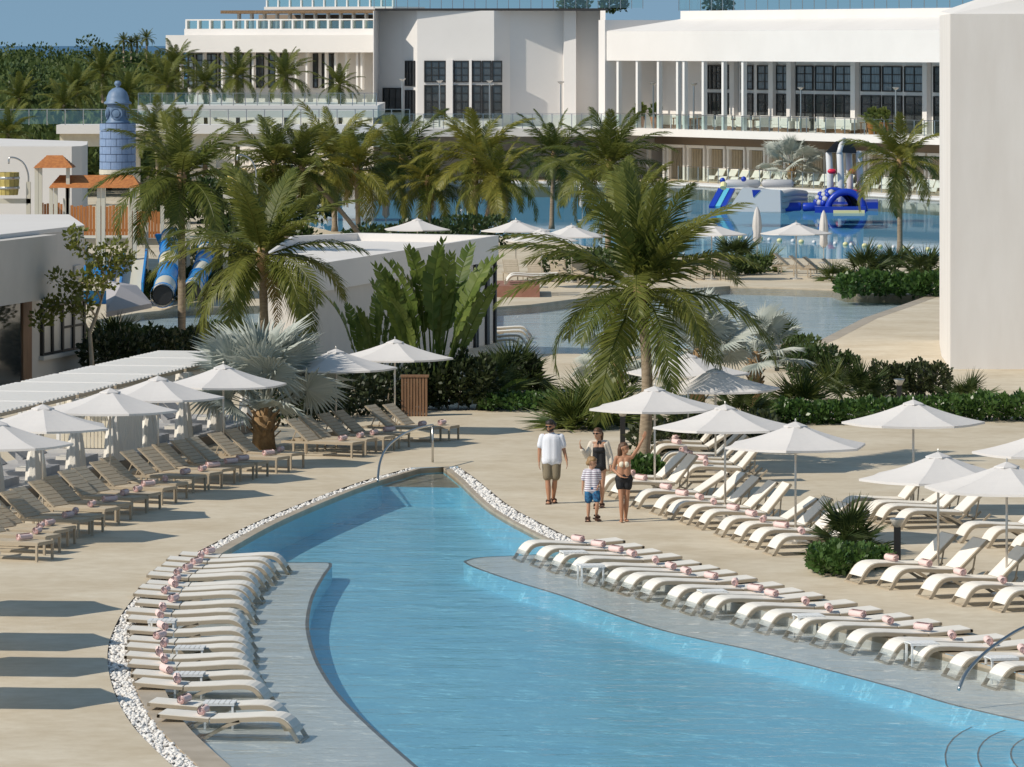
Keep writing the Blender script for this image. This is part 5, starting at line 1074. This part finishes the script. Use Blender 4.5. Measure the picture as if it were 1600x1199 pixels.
M['trunks'] = mat('patterned_trunks', (.012,.03,.09), .8, noise=(.04,.22,.42), scale=13)
def capsule(mb, a, b, r0, r1, seg=12):
    a = Vector(a); b = Vector(b); t = (b-a); L = max(t.length, 1e-4); t.normalize(); rows = []
    for k in range(4): q = math.pi/2*(1-k/3.0); rows.append((a-t*r0*math.sin(q), max(.0004, r0*math.cos(q))))
    for k in range(4): q = math.pi/2*(k/3.0); rows.append((b+t*r1*math.sin(q), max(.0004, r1*math.cos(q))))
    mb.tube([r[0] for r in rows], [r[1] for r in rows], seg)
def solid(segs, name, m, parent, vox=.011, smooth=4):
    """one continuous surface grown over the joints"""
    mb = MB()
    for s_ in segs: capsule(mb, *s_)
    o = mb.build(name, m, parent, True); md = o.modifiers.new('skin', 'REMESH'); md.mode = 'VOXEL'; md.voxel_size = vox; md.use_smooth_shade = True
    sm = o.modifiers.new('relax', 'SMOOTH'); sm.factor = .5; sm.iterations = smooth; return o
def hand(S, w, d, up, s=1.0, curl=.35):
    """palm, four unequal bent fingers and a thumb leaving the side of the palm"""
    w = Vector(w); d = Vector(d).normalized(); sd = d.cross(Vector(up)).normalized(); n = sd.cross(d); pc = w+d*.085*s
    for k in (-1.5,-.5,.5,1.5): S.append((w+sd*k*.012*s, pc+sd*k*.019*s, .016*s, .0125*s))
    for k, ln in ((-1.5,.062),(-.5,.078),(.5,.083),(1.5,.072)):
        b0 = pc+sd*k*.020*s; m1 = b0+(d+n*curl*.5+sd*k*.05).normalized()*ln*.5*s; S.append((b0, m1, .0095*s, .009*s)); S.append((m1, m1+(d+n*curl*1.6).normalized()*ln*.5*s, .009*s, .0075*s))
    t0 = w+d*.03*s+sd*.026*s; t1 = t0+(d*.6+sd*.8).normalized()*.045*s; S.append((t0, t1, .012*s, .0105*s)); S.append((t1, t1+(d+sd*.25+n*.2).normalized()*.035*s, .0105*s, .0085*s))
def head(S, c, s, face, neck):
    """skull, jaw, nose, ears, brow; face = unit direction looked at"""
    c = Vector(c); f = Vector(face).normalized(); sd = f.cross(V(0,0,1)).normalized(); u = sd.cross(f)
    S += [(c-f*.022*s+u*.03*s, c+f*.018*s+u*.028*s, .088*s, .083*s), (c+f*.03*s-u*.005*s, c+f*.042*s-u*.062*s, .064*s, .045*s), (c-f*.01*s-u*.02*s, c+f*.02*s-u*.06*s, .066*s, .05*s)]
    S.append((c+f*.092*s+u*.01*s, c+f*.112*s-u*.024*s, .010*s, .0145*s))
    S += [(c+f*.086*s-u*.052*s-sd*.018*s, c+f*.086*s-u*.052*s+sd*.018*s, .010*s, .010*s)]
    for k in (-1,1): S.append((c+sd*k*.084*s+u*.012*s, c+sd*k*.086*s-u*.02*s, .017*s, .012*s))
    S.append((Vector(neck), c-f*.02*s-u*.045*s, .055*s, .05*s)); return c, f, sd, u
def face_bits(t, fr, s, glasses, hairm, hair):
    c, f, sd, u = fr
    if glasses:
        g_ = MB()
        for k in (-1,1): g_.ico(c+f*.090*s+sd*k*.034*s+u*.018*s, .027*s, 2, (1,1,.85))
        g_.bar(c+f*.103*s-sd*.02*s+u*.024*s, c+f*.103*s+sd*.02*s+u*.024*s, .008*s); 
        for k in (-1,1): g_.bar(c+f*.088*s+sd*k*.058*s+u*.022*s, c+sd*k*.09*s+u*.02*s, .007*s)
        g_.build('sunglasses', M['lens'], t)
    else:
        g_ = MB()
        for k in (-1,1): g_.ico(c+f*.092*s+sd*k*.033*s+u*.012*s, .011*s, 2, (1.2,1,.7))
        g_.build('eyes', M['lens'], t)
    H = [(c-f*.030*s+u*.045*s, c+f*.012*s+u*.058*s, .094*s, .084*s)]
    for a, b_, r0, r1 in hair: H.append((c+f*a[0]*s+sd*a[1]*s+u*a[2]*s, c+f*b_[0]*s+sd*b_[1]*s+u*b_[2]*s, r0*s, r1*s))
    solid(H, 'hair', M[hairm], t, .010, 2)
def sandals(t, feet, m='sandal'):
    for a, dr in feet:
        a = Vector(a); d_ = Vector(dr).normalized(); b = MB(); b.bar(a-d_*.08+V(0,0,.012), a+d_*.19+V(0,0,.012), .10, .024); b.bar(a+d_*.07+V(0,0,.07), a+d_*.11+V(0,0,.065), .108, .05); b.bar(a-d_*.01+V(0,0,.085), a+d_*.02+V(0,0,.085), .10, .035); b.build('sandal', M[m], t)
def leg(S, hip, knee, ank, toe, s=1.0):
    S += [(hip, knee, .088*s, .056*s), (knee, Vector(knee).lerp(Vector(ank),.35), .054*s, .058*s), (Vector(knee).lerp(Vector(ank),.35), ank, .058*s, .036*s)]
    d_ = Vector(toe).normalized(); a = Vector(ank); h = V(a.x,a.y,.04*s) if a.z < .16 else a-V(0,0,.05)
    S += [(a, h, .038*s, .038*s), (h-d_*.03*s, h+d_*.13*s, .036*s, .030*s)]
    sd = d_.cross(V(0,0,1))
    for k in range(5): S.append((h+d_*.13*s+sd*(k-2)*.014*s, h+d_*(.175-.008*abs(k-1))*s+sd*(k-2)*.016*s-V(0,0,.012*s), .013*s, .010*s))
# --- man
t = thing('person', 'man in white t-shirt, khaki shorts, sunglasses and sandals walking by the pool', 'person', G(862,787), R(0)); S = []
S += [((-.075,0,.93),(-.085,0,1.40),.115,.115), ((.075,0,.93),(.085,0,1.40),.115,.115), ((0,-.02,1.0),(0,-.02,1.42),.12,.11), ((-.16,.0,1.46),(.16,.0,1.46),.066,.066), ((0,0,1.42),(0,.01,1.54),.08,.06)]
L1 = [((-.205,0,1.455),(-.265,.02,1.17),.058,.044), ((-.265,.02,1.17),(-.275,-.04,.93),.043,.030)]; R1 = [((.205,0,1.455),(.265,.02,1.18),.058,.044), ((.265,.02,1.18),(.325,-.04,.95),.043,.030)]; S += L1+R1
hand(S, (-.275,-.045,.92), (0,-.1,-1), (1,0,0), 1.1); hand(S, (.328,-.045,.94), (.1,-.15,-1), (-1,0,0), 1.1)
leg(S, (-.09,0,.90), (-.085,-.06,.49), (-.06,-.10,.09), (-.15,-1,0), 1.05); leg(S, (.09,0,.90), (.07,-.02,.50), (.035,.20,.10), (.25,-1,0), 1.05)
hd = head(S, (-.03,-.02,1.685), 1.12, (-.45,-1,-.22), (0,.01,1.50)); solid(S, 'body', M['skin2'], t, .009)
face_bits(t, hd, 1.12, True, 'hairdark', [((-.05,-.05,.02),(-.06,.05,.02),.06,.06), ((.03,-.05,.085),(.03,.05,.085),.035,.035)])
c_, f_, sd_, u__ = hd; solid([(c_+f_*.07-u__*.075-sd_*.03, c_+f_*.07-u__*.075+sd_*.03, .034,.034), (c_+f_*.02-u__*.06-sd_*.07, c_+f_*.06-u__*.085-sd_*.03,.022,.03), (c_+f_*.02-u__*.06+sd_*.07, c_+f_*.06-u__*.085+sd_*.03,.022,.03)], 'beard', M['hairdark'], t, .008, 2)
solid([((-.09,0,.98),(-.095,0,1.40),.13,.128), ((.09,0,.98),(.095,0,1.40),.13,.128), ((0,-.02,.98),(0,-.02,1.42),.135,.12), ((-.12,0,.95),(.12,0,.95),.115,.115), ((-.12,-.03,.92),(.12,-.03,.92),.10,.10), ((-.05,-.025,.98),(-.05,-.02,1.41),.135,.125), ((.05,-.025,.98),(.05,-.02,1.41),.135,.125), ((-.15,0,1.455),(.15,0,1.455),.072,.072), ((-.205,0,1.455),(-.246,.012,1.27),.075,.078), ((.205,0,1.455),(.246,.012,1.27),.075,.078), ((0,0,1.48),(0,0,1.51),.078,.07)], 't_shirt', M['tshirt'], t, .012, 14)
solid([((-.08,0,.97),(.08,0,.97),.13,.13), ((-.095,0,.92),(-.092,-.05,.60),.118,.108), ((.095,0,.92),(.085,-.02,.60),.118,.108)], 'shorts', M['khaki'], t, .012, 8); sandals(t, [((-.06,-.10,0),(-.15,-1,0)), ((.035,.20,0),(.25,-1,0))])
# --- woman in open shirt
t = thing('person', 'woman in open linen shirt over black swimsuit, wearing sunglasses, one hand raised', 'person', G(936,794), 0); S = []
S += [((-.055,0,.95),(-.055,0,1.32),.105,.098), ((.055,0,.95),(.055,0,1.32),.105,.098), ((-.13,0,1.39),(.13,0,1.39),.055,.055), ((-.055,-.075,1.25),(.055,-.075,1.25),.055,.055), ((-.07,.02,.90),(.07,.02,.90),.115,.115), ((0,0,1.36),(0,.01,1.47),.06,.05)]
S += [((-.165,0,1.385),(-.27,.0,1.13),.045,.038), ((-.27,.0,1.13),(-.40,-.14,1.33),.037,.026), ((.165,0,1.385),(.23,.02,1.13),.045,.038), ((.23,.02,1.13),(.25,-.05,.91),.037,.026)]
hand(S, (-.405,-.145,1.34), (-.15,-.1,1), (1,0,.2), .95, .5); hand(S, (.25,-.055,.90), (0,-.1,-1), (-1,0,0), .95)
leg(S, (-.08,0,.87), (-.07,-.06,.47), (-.06,-.06,.08), (-.1,-1,0), .93); leg(S, (.08,0,.87), (.07,.0,.47), (.06,.16,.09), (.1,-1,0), .93)
hd = head(S, (-.03,-.02,1.60), 1.03, (-.65,-1,-.02), (0,.01,1.43)); solid(S, 'body', M['skin'], t, .009)
face_bits(t, hd, 1.03, True, 'hairbrown', [((-.07,-.05,.0),(-.09,-.04,-.11),.05,.035), ((-.07,.05,.0),(-.09,.05,-.11),.05,.035), ((-.07,0,0),(-.10,0,-.12),.06,.04)])
solid([((-.058,-.004,.97),(-.055,-.006,1.27),.113,.106), ((.058,-.004,.97),(.055,-.006,1.27),.113,.106), ((-.055,-.08,1.25),(.055,-.08,1.25),.060,.060), ((-.05,-.02,.90),(.05,-.02,.90),.112,.112), ((-.05,-.06,1.30),(-.02,-.05,1.44),.022,.018), ((.05,-.06,1.30),(.02,-.05,1.44),.022,.018)], 'swimsuit', M['blackcloth'], t, .010, 2)
solid([((-.165,.01,1.395),(-.275,.0,1.12),.066,.064), ((-.275,0,1.12),(-.36,-.10,1.26),.062,.052), ((.165,.01,1.395),(.245,.03,1.12),.066,.066), ((.245,.03,1.12),(.262,-.03,.98),.062,.06), ((-.14,.03,1.40),(.14,.03,1.40),.068,.068), ((-.15,.05,1.34),(-.17,.07,.86),.07,.06), ((.15,.05,1.34),(.24,.08,.84),.07,.075), ((-.06,.10,1.34),(-.08,.13,.84),.06,.06), ((.06,.10,1.34),(.12,.14,.82),.06,.07), ((.20,.06,1.2),(.36,.06,.83),.05,.05), ((-.13,-.03,1.37),(-.165,-.05,.88),.035,.04), ((.12,-.04,1.37),(.19,-.05,.86),.035,.045)], 'open_shirt', M['linen'], t, .012, 6); sandals(t, [((-.06,-.06,0),(-.1,-1,0)), ((.06,.16,0),(.1,-1,0))])
# --- boy
t = thing('person', 'fair-haired boy in striped t-shirt and patterned swim trunks', 'person', G(925,815), 0); S = []; k = .74
def q(*a): return V(a[0]*k, a[1]*k, a[2]*k)
S += [(q(-.06,0,.95),q(-.065,0,1.38),.088,.08), (q(.06,0,.95),q(.065,0,1.38),.088,.08), (q(-.14,0,1.43),q(.14,0,1.43),.043,.043), (q(0,0,1.4),q(0,.01,1.54),.05,.042)]
S += [(q(-.18,0,1.42),q(-.25,.05,1.15),.038,.032), (q(-.25,.05,1.15),q(-.27,.03,.90),.031,.022), (q(.18,0,1.42),q(.21,.05,1.16),.038,.032), (q(.21,.05,1.16),q(.17,-.10,1.0),.031,.022)]
hand(S, q(-.27,.03,.89), (0,-.1,-1), (1,0,0), .72); hand(S, q(.17,-.10,.99), (-.2,-.8,-.5), (-1,0,0), .72)
leg(S, q(-.09,0,.88), q(-.10,-.02,.49), q(-.11,.02,.09), (-.1,-1,0), .72); leg(S, q(.09,0,.88), q(.15,-.10,.52), q(.12,.08,.14), (.35,-1,0), .72)
hd = head(S, (.0,-.01,1.235), .98, (.85,-.5,-.15), q(0,.01,1.50)); solid(S, 'body', M['skin'], t, .008)
face_bits(t, hd, .98, False, 'hairfair', [((-.06,-.03,.0),(-.07,.03,-.02),.062,.06), ((.05,-.05,.075),(.05,.05,.075),.035,.035), ((-.02,-.07,.03),(-.02,-.075,.0),.035,.03), ((-.02,.07,.03),(-.02,.075,.0),.035,.03)])
solid([(q(-.07,0,.92),q(-.07,0,1.38),.104,.094), (q(.07,0,.92),q(.07,0,1.38),.104,.094), (q(-.09,0,.90),q(.09,0,.90),.10,.10), (q(-.15,0,1.43),q(.15,0,1.43),.054,.054), (q(-.18,0,1.42),q(-.235,.04,1.22),.058,.06), (q(.18,0,1.42),q(.20,.04,1.22),.058,.06)], 'striped_shirt', M['stripe'], t, .010, 12); solid([(q(-.07,0,.94),q(.07,0,.94),.10,.10), (q(-.095,0,.9),q(-.10,-.02,.62),.088,.085), (q(.095,0,.9),q(.14,-.07,.64),.088,.085)], 'swim_trunks', M['trunks'], t, .010); sandals(t, [(q(-.11,.02,0),(-.1,-1,0)), (q(.12,.08,.05),(.35,-1,-.1))])
# --- woman with raised arm
t = thing('person', 'woman in cream bikini top and black shorts raising one arm', 'person', G(975,816), 0); S = []; k = .965
S += [(q(-.055,0,.98),q(-.05,0,1.33),.10,.092), (q(.055,0,.98),q(.05,0,1.33),.10,.092), (q(-.13,0,1.40),q(.14,0,1.41),.05,.05), (q(-.055,-.075,1.26),q(.055,-.075,1.26),.056,.056), (q(-.065,.02,.93),q(.065,.02,.93),.115,.115), (q(0,0,1.38),q(.01,.01,1.48),.055,.048)]
S += [(q(.165,0,1.41),q(.30,-.02,1.60),.045,.036), (q(.30,-.02,1.60),q(.42,-.04,1.82),.035,.025), (q(-.165,0,1.40),q(-.24,.03,1.14),.045,.038), (q(-.24,.03,1.14),q(-.07,-.14,1.0),.037,.026)]
hand(S, q(.422,-.04,1.825), (.35,-.1,1), (0,1,0), .92, .2); hand(S, q(-.065,-.142,.998), (1,-.15,-.25), (0,0,1), .92)
leg(S, q(-.075,0,.90), q(-.06,-.07,.49), q(-.05,-.05,.085), (-.15,-1,0), .94); leg(S, q(.075,0,.90), q(.06,-.0,.49), q(.035,.10,.085), (.25,-1,0), .94)
hd = head(S, q(.0,-.01,1.60), 1.0, (.95,-.55,.18), q(.005,.01,1.46)); solid(S, 'body', M['skin2'], t, .009)
face_bits(t, hd, 1.0, False, 'hairbrown', [((-.06,-.05,.0),(-.11,-.05,-.14),.055,.045), ((-.07,.05,.0),(-.12,.04,-.15),.055,.04), ((-.08,0,0),(-.14,0,-.18),.06,.04), ((.0,-.07,.03),(-.05,-.08,-.06),.04,.035)])
solid([(q(-.05,-.082,1.265),q(-.055,-.08,1.25),.060,.058), (q(.05,-.082,1.265),q(.055,-.08,1.25),.060,.058), (q(-.10,.0,1.235),q(.10,.0,1.235),.055,.055), (q(-.06,-.07,1.31),q(-.10,.0,1.44),.016,.016), (q(.06,-.07,1.31),q(.10,.0,1.44),.016,.016), (q(-.10,.06,1.24),q(.10,.06,1.24),.05,.05)], 'bikini_top', M['bikini'], t, .009, 2)
solid([(q(-.06,.01,.99),q(.06,.01,.99),.112,.112), (q(-.07,.015,.93),q(.07,.015,.93),.128,.128), (q(-.08,0,.9),q(-.075,-.02,.78),.104,.100), (q(.08,0,.9),q(.075,0,.78),.104,.100)], 'shorts', M['blackcloth'], t, .010, 3)
